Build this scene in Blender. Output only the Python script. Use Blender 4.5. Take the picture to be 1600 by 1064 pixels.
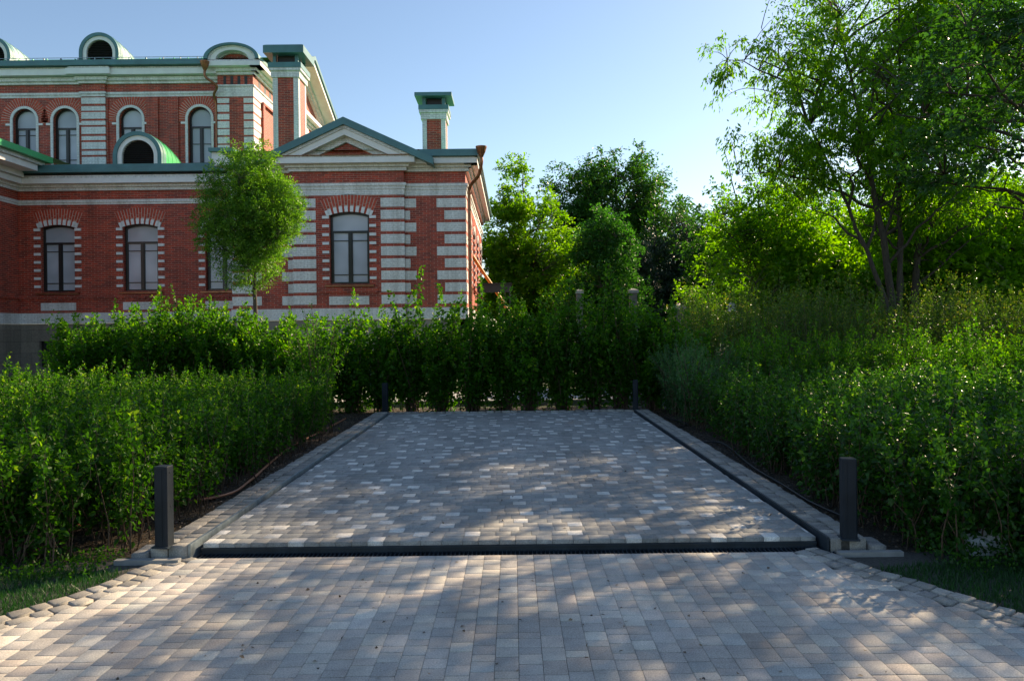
import bpy, math, random
import numpy as np
from mathutils import Vector, Matrix
R = math.radians
random.seed(7)
sc = bpy.context.scene
for o in list(bpy.data.objects): bpy.data.objects.remove(o)

# ------------------------------------------------------------------ camera
F = 1200.0; CX = 802.0; CY = 515.5; ROLL = R(0.65); EYE = 1.6      # in pixels of a 1600x1064 frame
cd = bpy.data.cameras.new('camera'); cam = bpy.data.objects.new('camera', cd)
sc.collection.objects.link(cam)
cd.sensor_width = 36; cd.lens = 36*F/1600; cd.clip_start = 0.05; cd.clip_end = 2000
cd.shift_x = -(CX-800)/1600; cd.shift_y = (CY-532)/1600
cam.matrix_world = Matrix.Translation((0, 0, EYE)) @ Matrix.Rotation(R(90), 4, 'X') @ Matrix.Rotation(-ROLL, 4, 'Z')
sc.camera = cam

# ------------------------------------------------------------------ light
SUN_AZ = R(90-43)          # clockwise from +Y
SUN_EL = R(28)
w = bpy.data.worlds.new('World'); sc.world = w; w.use_nodes = True
nt = w.node_tree; bg = nt.nodes['Background']
sky = nt.nodes.new('ShaderNodeTexSky'); sky.sky_type = 'NISHITA'; sky.sun_disc = False
sky.sun_elevation = SUN_EL; sky.sun_rotation = SUN_AZ; sky.air_density = 1.0; sky.dust_density = 0.4; sky.ozone_density = 3.2
nt.links.new(sky.outputs[0], bg.inputs[0]); bg.inputs[1].default_value = 0.083
sd = bpy.data.lights.new('sun', 'SUN'); sd.energy = 4.5; sd.angle = R(0.5); sd.color = (1.0, 0.82, 0.60)
sun = bpy.data.objects.new('sun', sd); sc.collection.objects.link(sun)
sdir = Vector((math.sin(SUN_AZ)*math.cos(SUN_EL), math.cos(SUN_AZ)*math.cos(SUN_EL), math.sin(SUN_EL)))
sun.rotation_euler = sdir.to_track_quat('Z', 'Y').to_euler(); sun.location = sdir*60
sc.view_settings.view_transform = 'Standard'; sc.view_settings.look = 'None'
sc.view_settings.exposure = 1.27; sc.view_settings.gamma = 1.0
sc.view_settings.use_white_balance = True; sc.view_settings.white_balance_temperature = 7300
sc.cycles.max_bounces = 6; sc.cycles.diffuse_bounces = 3; sc.cycles.transmission_bounces = 3
sc.cycles.transparent_max_bounces = 4; sc.cycles.use_denoising = True

# ------------------------------------------------------------------ survey helpers
_s, _c = math.sin(ROLL), math.cos(ROLL)
def at(px, py, Y):
    """point seen at (px,py) of the frame, standing at distance Y"""
    dx, dy = px-CX, py-CY
    return Vector(((_c*dx-_s*dy)*Y/F, Y, EYE-(_s*dx+_c*dy)*Y/F))
def ground(px, py, z=0.0):
    dx, dy = px-CX, py-CY
    v = _s*dx+_c*dy; Y = (EYE-z)*F/v
    return Vector(((_c*dx-_s*dy)*Y/F, Y, z))

# ------------------------------------------------------------------ materials
def newmat(name):
    m = bpy.data.materials.new(name); m.use_nodes = True
    return m, m.node_tree, m.node_tree.nodes['Principled BSDF']
def nd(nt, t, **kw):
    n = nt.nodes.new(t)
    for k, v in kw.items():
        if k in n.inputs: n.inputs[k].default_value = v
        else: setattr(n, k, v)
    return n
def rgb(c): return (c[0], c[1], c[2], 1)
def mixc(nt, fac, a, b, mode='MIX'):
    n = nt.nodes.new('ShaderNodeMix'); n.data_type = 'RGBA'; n.blend_type = mode
    for s, v in ((0, fac), (6, a), (7, b)):
        if hasattr(v, 'default_value'): nt.links.new(v, n.inputs[s])
        else: n.inputs[s].default_value = v if s == 0 else rgb(v)
    return n.outputs[2]
def noise(nt, scale, detail=4, vec=None, rough=.55):
    n = nd(nt, 'ShaderNodeTexNoise'); n.inputs['Scale'].default_value = scale; n.inputs['Detail'].default_value = detail
    n.inputs['Roughness'].default_value = rough
    if vec: nt.links.new(vec, n.inputs['Vector'])
    return n.outputs[0]
def ramp(nt, src, p):
    n = nt.nodes.new('ShaderNodeValToRGB'); e = n.color_ramp.elements
    while len(e) < len(p): e.new(.5)
    for q, (pos, c) in zip(e, p): q.position = pos; q.color = rgb(c)
    nt.links.new(src, n.inputs[0]); return n.outputs[0]
def bump(nt, b, h, strength, dist=.01):
    n = nt.nodes.new('ShaderNodeBump'); n.inputs['Strength'].default_value = strength; n.inputs['Distance'].default_value = dist
    nt.links.new(h, n.inputs['Height']); nt.links.new(n.outputs[0], b.inputs['Normal'])
def objco(nt): return nt.nodes.new('ShaderNodeTexCoord').outputs['Object']
def plain(name, c, rough=.6, metal=0, var=.15, scale=6, bmp=0, spec=.5):
    m, nt, b = newmat(name); co = objco(nt)
    n = noise(nt, scale, 5, co)
    nt.links.new(ramp(nt, n, [(.3, [x*(1-var) for x in c]), (.7, [min(1, x*(1+var)) for x in c])]), b.inputs['Base Color'])
    b.inputs['Roughness'].default_value = rough; b.inputs['Metallic'].default_value = metal
    b.inputs['Specular IOR Level'].default_value = spec
    if bmp: bump(nt, b, noise(nt, scale*6, 5, co), bmp)
    return m
def brickmat(name, c1, c2, mortar, bw, rh, ms, rough, dirt=(1, .78), offs=.5):
    m, nt, b = newmat(name)
    uv = nt.nodes.new('ShaderNodeUVMap').outputs[0]
    t = nt.nodes.new('ShaderNodeTexBrick'); nt.links.new(uv, t.inputs[0])
    t.offset = offs; t.inputs['Scale'].default_value = 1; t.inputs['Brick Width'].default_value = bw
    t.inputs['Row Height'].default_value = rh; t.inputs['Mortar Size'].default_value = ms
    t.inputs['Mortar Smooth'].default_value = .1; t.inputs['Bias'].default_value = 0
    t.inputs['Color1'].default_value = rgb(c1); t.inputs['Color2'].default_value = rgb(c2); t.inputs['Mortar'].default_value = rgb(mortar)
    n = noise(nt, .9, 6, uv, .65)
    d = ramp(nt, n, [(.3, [dirt[1]]*3), (.65, [dirt[0]]*3)])
    n2 = noise(nt, 14, 3, uv)
    d2 = ramp(nt, n2, [(.3, [.82]*3), (.7, [1.12]*3)])
    mp = nt.nodes.new('ShaderNodeMapping'); mp.inputs['Scale'].default_value = (3.2, .22, 1); nt.links.new(uv, mp.inputs[0])
    d3 = ramp(nt, noise(nt, 1.0, 5, mp.outputs[0], .6), [(.36, [.80, .79, .77]), (.56, [1.03, 1.03, 1.03])])     # rain streaks
    col = mixc(nt, 1.0, mixc(nt, 1.0, mixc(nt, 1.0, t.outputs[0], d, 'MULTIPLY'), d2, 'MULTIPLY'), d3, 'MULTIPLY')
    nt.links.new(col, b.inputs['Base Color']); b.inputs['Roughness'].default_value = rough
    inv = nt.nodes.new('ShaderNodeMath'); inv.operation = 'SUBTRACT'; inv.inputs[0].default_value = 1
    nt.links.new(t.outputs[1], inv.inputs[1]); bump(nt, b, inv.outputs[0], .7, .006)
    return m
M = {}
M['red'] = brickmat('red_brick', (.60, .060, .022), (.27, .026, .014), (.62, .42, .32), .262, .0735, .0048, .6)
M['redplain'] = plain('red_brick_moulded', (.50, .062, .026), .6, var=.3, scale=9)
M['white'] = brickmat('white_glazed_brick', (.86, .86, .84), (.79, .79, .78), (.52, .52, .51), .262, .0735, .0045, .3, (1, .86))
M['whiteplain'] = plain('white_stone', (.80, .80, .79), .45, var=.06, scale=3)
M['plaster'] = plain('grey_plinth_stone', (.28, .24, .20), .8, var=.3, scale=1.6, bmp=.3)
M['teal'] = plain('teal_painted_metal', (.062, .185, .200), .42, var=.18, scale=1.7)
M['green'] = plain('green_roof_metal', (.05, .42, .16), .30, var=.15, scale=1.2, spec=.6)
M['glaregreen'] = plain('sky_glare_roof_metal', (.38, .55, .50), .30, var=.12, scale=1.2, spec=.8)  # green roof metal with the sky's glare painted in as a pale tone
M['copper'] = plain('brown_copper', (.30, .125, .065), .38, metal=.7, var=.35, scale=8)
M['frame'] = plain('dark_window_frame', (.018, .015, .014), .35, var=.2)
M['black'] = plain('black_louvre', (.02, .02, .022), .5, var=.2)
M['bollard'] = plain('anthracite_powder_coat', (.012, .018, .025), .55, var=.25, scale=5, bmp=.05, spec=.22)
M['steel'] = plain('dark_painted_steel', (.020, .030, .040), .5, var=.35, scale=6, bmp=.1, spec=.3)
M['galv'] = plain('galvanised_steel', (.22, .27, .30), .42, metal=.6, var=.35, scale=14)
M['concrete'] = plain('concrete', (.26, .26, .25), .85, var=.2, scale=8, bmp=.3)
M['hose'] = plain('orange_hose', (.30, .12, .06), .5, var=.3, scale=6)
M['blackhose'] = plain('black_hose', (.02, .02, .02), .5)
M['orange'] = plain('orange_paint', (.75, .30, .03), .5, var=.1)
M['pale'] = plain('pale_rock', (.55, .56, .57), .8, var=.3, scale=12, bmp=.5)
M['capstone'] = plain('pale_capstone', (.30, .285, .26), .7, var=.15)
M['post'] = plain('post_stone', (.13, .12, .10), .85, var=.3, scale=7, bmp=.4)
# glass: pale blinds, with uneven sky reflections painted into the base colour
m, nt, b = newmat('window_glass'); M['glass'] = m
n = noise(nt, .6, 2, objco(nt))
nt.links.new(ramp(nt, n, [(.38, (.36, .385, .44)), (.62, (.54, .56, .63))]), b.inputs['Base Color'])
b.inputs['Roughness'].default_value = .22; b.inputs['Specular IOR Level'].default_value = .5
m, nt, b = newmat('dark_glass'); M['dglass'] = m
b.inputs['Base Color'].default_value = (.03, .035, .045, 1); b.inputs['Roughness'].default_value = .06
# pavers: colour from the paver's own attribute
def pavermat(name, bmp, rough=.82):
    m, nt, b = newmat(name)
    a = nt.nodes.new('ShaderNodeAttribute'); a.attribute_name = 'col'; co = objco(nt)
    sp = ramp(nt, noise(nt, 120, 3, co, .8), [(.33, (.66, .66, .66)), (.67, (1.30, 1.30, 1.30))])
    st = ramp(nt, noise(nt, 1.3, 6, co, .6), [(.3, (.80, .79, .78)), (.65, (1.06, 1.06, 1.06))])
    st2 = ramp(nt, noise(nt, 9, 4, co, .6), [(.3, (.86, .86, .87)), (.65, (1.06, 1.06, 1.05))])
    mp = nt.nodes.new('ShaderNodeMapping'); mp.inputs['Scale'].default_value = (1.6, .16, 1); nt.links.new(co, mp.inputs[0])
    st3 = ramp(nt, noise(nt, 1.0, 5, mp.outputs[0], .55), [(.36, (.84, .83, .82)), (.58, (1.03, 1.03, 1.03))])      # worn wheel tracks
    c = mixc(nt, 1, mixc(nt, 1, mixc(nt, 1, mixc(nt, 1, a.outputs[0], sp, 'MULTIPLY'), st, 'MULTIPLY'), st2, 'MULTIPLY'), st3, 'MULTIPLY')
    nt.links.new(c, b.inputs['Base Color']); b.inputs['Roughness'].default_value = rough
    bump(nt, b, noise(nt, 190, 4, co, .7), bmp, .004)
    return m
M['paver'] = pavermat('concrete_pavers', .7)
M['cobble'] = pavermat('granite_cobbles', 1.0)
m, nt, b = newmat('joint_sand'); M['sand'] = m; co = objco(nt)
nt.links.new(ramp(nt, noise(nt, 60, 5, co), [(.3, (.030, .028, .025)), (.7, (.085, .08, .07))]), b.inputs['Base Color']); b.inputs['Roughness'].default_value = .95
m, nt, b = newmat('soil'); M['soil'] = m; co = objco(nt)
c = mixc(nt, 1, ramp(nt, noise(nt, 22, 8, co, .7), [(.3, (.022, .017, .012)), (.7, (.095, .072, .052))]), ramp(nt, noise(nt, .5, 4, co), [(.3, (.7, .7, .7)), (.7, (1.2, 1.15, 1.1))]), 'MULTIPLY')
nt.links.new(c, b.inputs['Base Color']); b.inputs['Roughness'].default_value = .95; bump(nt, b, noise(nt, 30, 8, co, .7), 1.0, .06)
m, nt, b = newmat('meadow'); M['meadow'] = m; co = objco(nt)
nt.links.new(ramp(nt, noise(nt, 3, 8, co, .7), [(.3, (.016, .035, .008)), (.7, (.05, .09, .02))]), b.inputs['Base Color']); b.inputs['Roughness'].default_value = .95
m, nt, b = newmat('bark'); M['bark'] = m; co = objco(nt)
mp = nt.nodes.new('ShaderNodeMapping'); mp.inputs['Scale'].default_value = (1, 1, .25); nt.links.new(co, mp.inputs[0])
nb = noise(nt, 28, 6, mp.outputs[0], .7)
nt.links.new(ramp(nt, nb, [(.3, (.022, .018, .014)), (.7, (.085, .068, .052))]), b.inputs['Base Color']); b.inputs['Roughness'].default_value = .9; bump(nt, b, nb, .8, .02)
M['stem'] = plain('shrub_stem', (.10, .062, .038), .8, var=.4, scale=20)

def leafmat(name, dark, light, tip=None, trans=.42, rough=.42, spec=.45):
    """dark..light by each leaf's own tint; transmits light like a leaf"""
    m = bpy.data.materials.new(name); m.use_nodes = True; nt = m.node_tree; b = nt.nodes['Principled BSDF']
    a = nt.nodes.new('ShaderNodeAttribute'); a.attribute_name = 'tint'
    pts = [(0, dark), (.75, light)] + ([(1.0, tip)] if tip else [])
    col = ramp(nt, a.outputs['Fac'], pts)
    nt.links.new(col, b.inputs['Base Color']); b.inputs['Roughness'].default_value = rough; b.inputs['Specular IOR Level'].default_value = spec
    tr = nt.nodes.new('ShaderNodeBsdfTranslucent')
    nt.links.new(mixc(nt, 1, col, (2.0, 2.05, .5), 'MULTIPLY'), tr.inputs[0])
    mx = nt.nodes.new('ShaderNodeMixShader'); mx.inputs[0].default_value = trans
    nt.links.new(b.outputs[0], mx.inputs[1]); nt.links.new(tr.outputs[0], mx.inputs[2])
    nt.links.new(mx.outputs[0], nt.nodes['Material Output'].inputs[0])
    return m
M['l_hedge'] = leafmat('hedge_leaf', (.008, .042, .005), (.045, .145, .012), (.21, .32, .035), trans=.52, spec=.22)
M['l_hedge2'] = leafmat('glossy_hedge_leaf', (.008, .042, .006), (.038, .135, .014), (.16, .29, .035), rough=.42, spec=.35, trans=.45)
M['l_shrub'] = leafmat('shrub_leaf', (.012, .062, .005), (.060, .185, .011), (.20, .34, .02), trans=.52, spec=.25)
M['l_spirea'] = leafmat('small_bluish_leaf', (.022, .075, .028), (.055, .16, .055))
M['l_rose'] = leafmat('wild_rose_leaf', (.018, .070, .008), (.085, .170, .018), (.30, .27, .05))
M['l_willow'] = leafmat('fine_leaf', (.032, .115, .014), (.120, .27, .040), (.36, .48, .20), rough=.33, trans=.5)  # palest tint paints white glints onto the leaves
M['l_lime'] = leafmat('lime_leaf', (.060, .175, .008), (.15, .30, .014), trans=.55)
M['l_dark'] = leafmat('dark_tree_leaf', (.012, .060, .012), (.045, .150, .024), spec=.3)
M['l_blue'] = leafmat('cool_green_leaf', (.016, .090, .020), (.050, .185, .036), spec=.3)
M['l_conifer'] = leafmat('conifer_needle', (.006, .026, .007), (.022, .062, .016), trans=.1)
M['l_maple'] = leafmat('maple_leaf', (.010, .055, .014), (.036, .120, .024), trans=.42)
M['l_ash'] = leafmat('ash_leaf', (.042, .145, .008), (.13, .28, .014), trans=.62, spec=.3)
M['grass'] = leafmat('grass_blade', (.006, .040, .009), (.020, .095, .018), trans=.3)

# ------------------------------------------------------------------ object helpers
COL = sc.collection
def link(o, parent=None, name=None):
    COL.objects.link(o)
    if parent is not None:
        o.parent = parent
        if parent.type == 'EMPTY': o.location = -parent.location
    return o
def thing(name, label, cat, loc=(0, 0, 0), group=None):
    o = bpy.data.objects.new(name, None); COL.objects.link(o); o.location = loc; o.empty_display_size = .2
    o['label'] = label; o['category'] = cat
    if group: o['group'] = group
    return o
def tag(o, label, cat, group=None):
    o['label'] = label; o['category'] = cat
    if group: o['group'] = group
    return o
class MB:
    """collects faces; local (a, d, z) are mapped by a frame: a along the wall, d outwards, z up"""
    def __init__(s, frame=None): s.v = []; s.f = []; s.uv = []; s.fr = frame or (lambda a, d, z: (a, d, z)); s.sm = []
    def quad(s, pts, uvs=None, smooth=False):
        i = len(s.v); s.v += [s.fr(*p) for p in pts]; s.f.append(list(range(i, i+len(pts))))
        s.uv += uvs or [(p[0], p[2]) for p in pts]; s.sm.append(smooth)
    def box(s, a0, a1, z0, z1, d0, d1, back=True):
        q = s.quad
        q([(a0, d1, z0), (a1, d1, z0), (a1, d1, z1), (a0, d1, z1)])
        if back: q([(a1, d0, z0), (a0, d0, z0), (a0, d0, z1), (a1, d0, z1)])
        q([(a0, d0, z0), (a0, d1, z0), (a0, d1, z1), (a0, d0, z1)], [(d0+a0, z0), (d1+a0, z0), (d1+a0, z1), (d0+a0, z1)])
        q([(a1, d1, z0), (a1, d0, z0), (a1, d0, z1), (a1, d1, z1)], [(d1+a1, z0), (d0+a1, z0), (d0+a1, z1), (d1+a1, z1)])
        q([(a0, d1, z1), (a1, d1, z1), (a1, d0, z1), (a0, d0, z1)], [(a0, z1-.01), (a1, z1-.01), (a1, z1-.03), (a0, z1-.03)])
        q([(a0, d0, z0), (a1, d0, z0), (a1, d1, z0), (a0, d1, z0)], [(a0, z0+.03), (a1, z0+.03), (a1, z0+.01), (a0, z0+.01)])
    def prism(s, poly, d0, d1, smooth=False):
        """poly in (a,z), counter-clockwise seen from outside, extruded d0..d1"""
        s.quad([(a, d1, z) for a, z in poly])
        s.quad([(a, d0, z) for a, z in reversed(poly)])
        L = 0
        for i in range(len(poly)):
            p, q = poly[i], poly[(i+1) % len(poly)]; l = math.dist(p, q)
            s.quad([(p[0], d1, p[1]), (p[0], d0, p[1]), (q[0], d0, q[1]), (q[0], d1, q[1])], [(L, d1), (L, d0), (L+l, d0), (L+l, d1)], smooth); L += l
    def strip(s, P, Q, closed=False, smooth=False):
        n = len(P)
        for i in range(n if closed else n-1):
            j = (i+1) % n; s.quad([P[i], P[j], Q[j], Q[i]], None, smooth)
    def mesh(s, name):
        me = bpy.data.meshes.new(name); me.from_pydata([tuple(v) for v in s.v], [], s.f)
        u = me.uv_layers.new(name='UVMap'); u.data.foreach_set('uv', np.array(s.uv, dtype=np.float32).ravel())
        me.polygons.foreach_set('use_smooth', s.sm); me.update(); return me
    def build_boxes(s, name, mat, parent):
        for i in range(0, len(s.f), 6):
            m_ = MB(); m_.v = s.v[i*4:i*4+24]; m_.f = [[v-i*4 for v in f] for f in s.f[i:i+6]]; m_.uv = s.uv[i*4:i*4+24]; m_.sm = s.sm[i:i+6]; m_.build(name, mat, parent)
    def build(s, name, mat, parent=None, bevel=0):
        o = bpy.data.objects.new(name, s.mesh(name)); o.data.materials.append(mat); link(o, parent)
        if bevel:
            bv = o.modifiers.new('b', 'BEVEL'); bv.width = bevel; bv.segments = 2; bv.limit_method = 'ANGLE'
        return o
def front(Y): return lambda a, d, z: (a, Y-d, z)           # wall facing the camera
def rside(X): return lambda a, d, z: (X+d, a, z)           # wall facing +X
def npmesh(name, V, loops, starts, mat, parent=None, attrs=None, smooth=False):
    me = bpy.data.meshes.new(name); V = np.ascontiguousarray(V, dtype=np.float32).reshape(-1, 3)
    me.vertices.add(len(V)); me.vertices.foreach_set('co', V.ravel())
    loops = np.ascontiguousarray(loops, dtype=np.int32).ravel(); me.loops.add(len(loops)); me.loops.foreach_set('vertex_index', loops)
    starts = np.ascontiguousarray(starts, dtype=np.int32); me.polygons.add(len(starts)); me.polygons.foreach_set('loop_start', starts)
    if smooth: me.polygons.foreach_set('use_smooth', np.ones(len(starts), dtype=bool))
    me.update(calc_edges=True)
    for k, a in (attrs or {}).items():
        if a.ndim == 1: t = me.attributes.new(k, 'FLOAT', 'POINT'); t.data.foreach_set('value', a.astype(np.float32))
        else: t = me.attributes.new(k, 'FLOAT_COLOR', 'POINT'); t.data.foreach_set('color', np.c_[a, np.ones(len(a))].astype(np.float32).ravel())
    me.materials.append(mat)
    return link(bpy.data.objects.new(name, me), parent)
def unit(a): return a/np.maximum(np.linalg.norm(a, axis=-1, keepdims=True), 1e-9)
def leaf_arrays(P, A, N, L, Wd, tint, six=True):
    """leaves as two facets folded on the midrib: P base, A axis, N rough normal, L length, Wd width"""
    A = unit(A); S = unit(np.cross(A, N)); N = np.cross(S, A); L = L[:, None]; W2 = Wd[:, None]/2
    n = len(P)
    if six:
        V = np.stack([P, P+A*L*.32+S*W2+N*W2*.5, P+A*L*.70+S*W2*.72+N*W2*.25-N*L*.04, P+A*L-N*L*.12, P+A*L*.70-S*W2*.72+N*W2*.25-N*L*.04, P+A*L*.32-S*W2+N*W2*.5], 1)
        base = np.arange(n)[:, None]*6; lp = base+np.array([[0, 1, 2, 3, 0, 3, 4, 5]]); st = np.arange(n*2)*4
        return V.reshape(-1, 3), lp, st, np.repeat(tint, 6)
    V = np.stack([P, P+A*L*.45+S*W2+N*W2*.45, P+A*L, P+A*L*.45-S*W2+N*W2*.45], 1)
    base = np.arange(n)[:, None]*4; lp = base+np.array([[0, 1, 2, 0, 2, 3]]); st = np.arange(n*2)*3
    return V.reshape(-1, 3), lp, st, np.repeat(tint, 4)
def leaves(name, P, A, N, L, Wd, tint, mat, parent, six=True):
    V, lp, st, t = leaf_arrays(P, A, N, L, Wd, tint, six)
    return npmesh(name, V, lp, st, mat, parent, {'tint': t})
def tubes_arrays(P, Rr, sides=4, off=0):
    K, S, _ = P.shape
    D = unit(P[:, -1]-P[:, 0]); ref = np.where(np.abs(D[:, 2:3]) > .8, np.array([[1., 0, 0]]), np.array([[0, 0, 1.]]))
    U = unit(np.cross(D, ref)); W = np.cross(D, U)
    an = np.arange(sides)*2*math.pi/sides
    ring = U[:, None, None, :]*np.cos(an)[None, None, :, None]+W[:, None, None, :]*np.sin(an)[None, None, :, None]
    V = P[:, :, None, :]+ring*Rr[:, :, None, None]
    idx = off+np.arange(K*S*sides).reshape(K, S, sides); nx = np.roll(idx, -1, 2)
    q = np.stack([idx[:, :-1], nx[:, :-1], nx[:, 1:], idx[:, 1:]], -1).reshape(-1, 4)
    return V.reshape(-1, 3), q
def tubes(name, groups, mat, parent, smooth=True):
    Vs, Qs, off = [], [], 0
    for P, Rr, sides in groups:
        if len(P) == 0: continue
        V, q = tubes_arrays(P, Rr, sides, off); Vs.append(V); Qs.append(q); off += len(V)
    q = np.concatenate(Qs); return npmesh(name, np.concatenate(Vs), q, np.arange(len(q))*4, mat, parent, smooth=smooth)
def curve_tube(name, pts, r, mat, parent=None, sides=10, sub=8):
    """one smooth tube through the points"""
    P = np.array(pts, float); n = len(P); out = []
    for i in range(n-1):
        p0, p1, p2, p3 = P[max(i-1, 0)], P[i], P[i+1], P[min(i+2, n-1)]
        for k in range(sub):
            t = k/sub; out.append(.5*((2*p1)+(-p0+p2)*t+(2*p0-5*p1+4*p2-p3)*t*t+(-p0+3*p1-3*p2+p3)*t**3))
    out.append(P[-1]); out = np.array(out); T = unit(np.gradient(out, axis=0)); V = []; u = None
    for p, t in zip(out, T):
        if u is None: u = np.cross(t, (0.3, .2, 1.)); 
        u = u-t*np.dot(u, t); u /= np.linalg.norm(u); w_ = np.cross(t, u)
        for k in range(sides):
            a = 2*math.pi*k/sides; V.append(p+(u*math.cos(a)+w_*math.sin(a))*r)
    S = len(out); idx = np.arange(S*sides).reshape(S, sides); nx = np.roll(idx, -1, 1)
    q = np.stack([idx[:-1], nx[:-1], nx[1:], idx[1:]], -1).reshape(-1, 4)
    return npmesh(name, np.array(V), q, np.arange(len(q))*4, mat, parent, smooth=True)

# ================================================================== GROUND
def sheet(name, x0, x1, y0, y1, z, mat, nx=1, ny=1):
    b = MB()
    for i in range(nx):
        for j in range(ny):
            xa, xb = x0+(x1-x0)*i/nx, x0+(x1-x0)*(i+1)/nx; ya, yb = y0+(y1-y0)*j/ny, y0+(y1-y0)*(j+1)/ny
            b.quad([(xa, ya, z), (xb, ya, z), (xb, yb, z), (xa, yb, z)])
    o = b.build(name, mat); o['kind'] = 'structure'; return o
sheet('ground', -600, 600, -200, 1200, -.05, M['meadow'])
sheet('garden_soil', -16, 16, 5.2, 16.2, -.03, M['soil'])

rngp = np.random.default_rng(3)
def pavers_obj(name, cells, mat, parent=None, gap=.003, bev=.004, h=.03, jit=.0015, rough_edge=0.0):
    """cells: list of (4 corner xy ccw, ztop, colour)"""
    V, q, c = [], [], []
    for k, (cor, z, col) in enumerate(cells):
        cor = np.array(cor, float); cen = cor.mean(0); d = cor-cen; L = np.linalg.norm(d, axis=1, keepdims=True)
        if rough_edge: d = d+rngp.normal(0, rough_edge, d.shape)
        gx, gy = gap if isinstance(gap, tuple) else (gap*.7, gap*.7); o1 = cen+d-np.sign(d)*[gx, gy]; o2 = o1-np.sign(d)*bev
        tz = z+rngp.normal(0, jit, 4)*.5+rngp.normal(0, jit)
        lo = np.c_[o1, np.full(4, z-h)]; mid = np.c_[o1, tz-bev*.7]; top = np.c_[o2, tz]
        i = len(V); V += list(lo)+list(mid)+list(top)
        for j in range(4):
            n = (j+1) % 4; q.append((i+j, i+n, i+4+n, i+4+j)); q.append((i+4+j, i+4+n, i+8+n, i+8+j))
        q.append((i+8, i+9, i+10, i+11)); c += [col]*12
    q = np.array(q); return npmesh(name, np.array(V), q, np.arange(len(q))*4, mat, parent, {'col': np.array(c)})
# foreground paving, bounded by the two flaring cobble bands
LB = [(5.47, -2.26), (5.21, -2.38), (4.9, -2.43), (4.55, -2.58), (4.17, -2.82), (3.7, -3.2), (3, -3.9), (2, -5.2), (0, -8.2), (-4, -14)]
RB = [(5.47, 1.97), (5.25, 2.06), (4.9, 2.20), (4.725, 2.32), (4.4, 2.46), (4.01, 2.70), (3.5, 3.1), (3, 3.55), (2, 4.6), (0, 7.2), (-4, 13)]
def edge(B, y):
    for (y0, x0), (y1, x1) in zip(B, B[1:]):
        if y <= y0 and y >= y1: return x0+(x1-x0)*(y0-y)/(y0-y1)
    return B[0][1] if y > B[0][0] else B[-1][1]
fg = []
FGC = [((.48, .45, .41), 5), ((.45, .42, .385), 4), ((.51, .475, .42), 3), ((.60, .56, .485), 1.6), ((.45, .455, .43), 1.6), ((.40, .375, .345), 1.6), ((.50, .44, .385), 2)]
def pick(T):
    t = random.random()*sum(w for _, w in T)
    for c, w_ in T:
        t -= w_
        if t <= 0: break
    k = random.gauss(1, .065); return tuple(x*k for x in c)
CW = .1155; x = -9.0; YF = 5.47
while x < 8.5:
    y = YF; first = True
    while y > -2.5:
        l = random.choice([.115, .115, .115, .154, .154, .0775]) if not first else random.choice([.06, .1, .13]); first = False
        xm, ym = x+CW/2, y-l/2
        if edge(LB, ym)+.03 < xm+CW/2 and xm-CW/2 < edge(RB, ym)-.03:
            fg.append((((x, y-l), (x+CW, y-l), (x+CW, y), (x, y)), 0.0, pick(FGC)))
        y -= l
    x += CW
o = pavers_obj('driveway', fg, M['paver'], gap=(.0012, .0030), bev=.0008, jit=.0004); o['kind'] = 'structure'
sheet('driveway_bedding', -14, 13, -4, 5.47, -.012, M['sand'])

def cobble_band(line, w0, rows, step=.13, z=.0, zout=0.0, side=1):
    """two rows of stones along a polyline (x,y); side=+1 stones lie to the left of travel"""
    P = np.array(line, float); seg = np.linalg.norm(np.diff(P, axis=0), axis=1); cum = np.r_[0, np.cumsum(seg)]
    def pt(s):
        s = min(max(s, 0), cum[-1]-1e-6); i = int(np.searchsorted(cum, s, 'right'))-1; t = (s-cum[i])/seg[i]
        p = P[i]+(P[i+1]-P[i])*t
        d1 = P[min(i+1, len(P)-1)]-P[max(i-1, 0)]; d2 = P[min(i+2, len(P)-1)]-P[i]; d = unit((d1*(1-t)+d2*t)[None])[0]
        return p, np.array([-d[1], d[0]])*side
    cells = []
    for r in range(rows):
        s = random.uniform(0, step)-step
        while s < cum[-1]:
            l = step*random.uniform(.8, 1.12); e = min(s+l, cum[-1]); s0 = max(s, 0)
            if e-s0 > .03:
                (p, n), (q, m_) = pt(s0), pt(e)
                a, b_ = w0*r, w0*(r+1); cor = [p+n*a, q+m_*a, q+m_*b_, p+n*b_]
                if side < 0: cor = cor[::-1]
                k = random.uniform(.75, 1.15); cc = random.choice([(.36, .34, .30), (.31, .295, .27), (.40, .37, .32)])
                cells.append((cor, z+(zout*(r)), tuple(x_*k for x_ in cc)))
            s += l
    return cells
cb = cobble_band([(x, y) for y, x in LB], .112, 2, .125, .004, .004, side=-1)
cb += cobble_band([(x, y) for y, x in RB], .112, 2, .125, .004, .004, side=1)
o = pavers_obj('cobble_edging', cb, M['cobble'], gap=.0125, bev=.005, h=.06, jit=.002, rough_edge=.003); o['kind'] = 'structure'
# path beyond the hedge
pc = []
y = 16.9
while y < 20.6:
    x = -9.0+random.uniform(0, .2)
    while x < 9.5:
        pc.append((((x, y), (x+.4, y), (x+.4, y+.2), (x, y+.2)), .004, (lambda g: (.5*g, .49*g, .47*g))(random.gauss(1, .07)))); x += .4
    y += .2
o = pavers_obj('garden_path', pc, M['paver'], gap=.004); o['kind'] = 'structure'
b = MB(); b.box(-9.2, 9.6, -.05, .07, 16.72, 16.86); o = b.build('path_kerb', M['concrete']); o['kind'] = 'structure'

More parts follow.
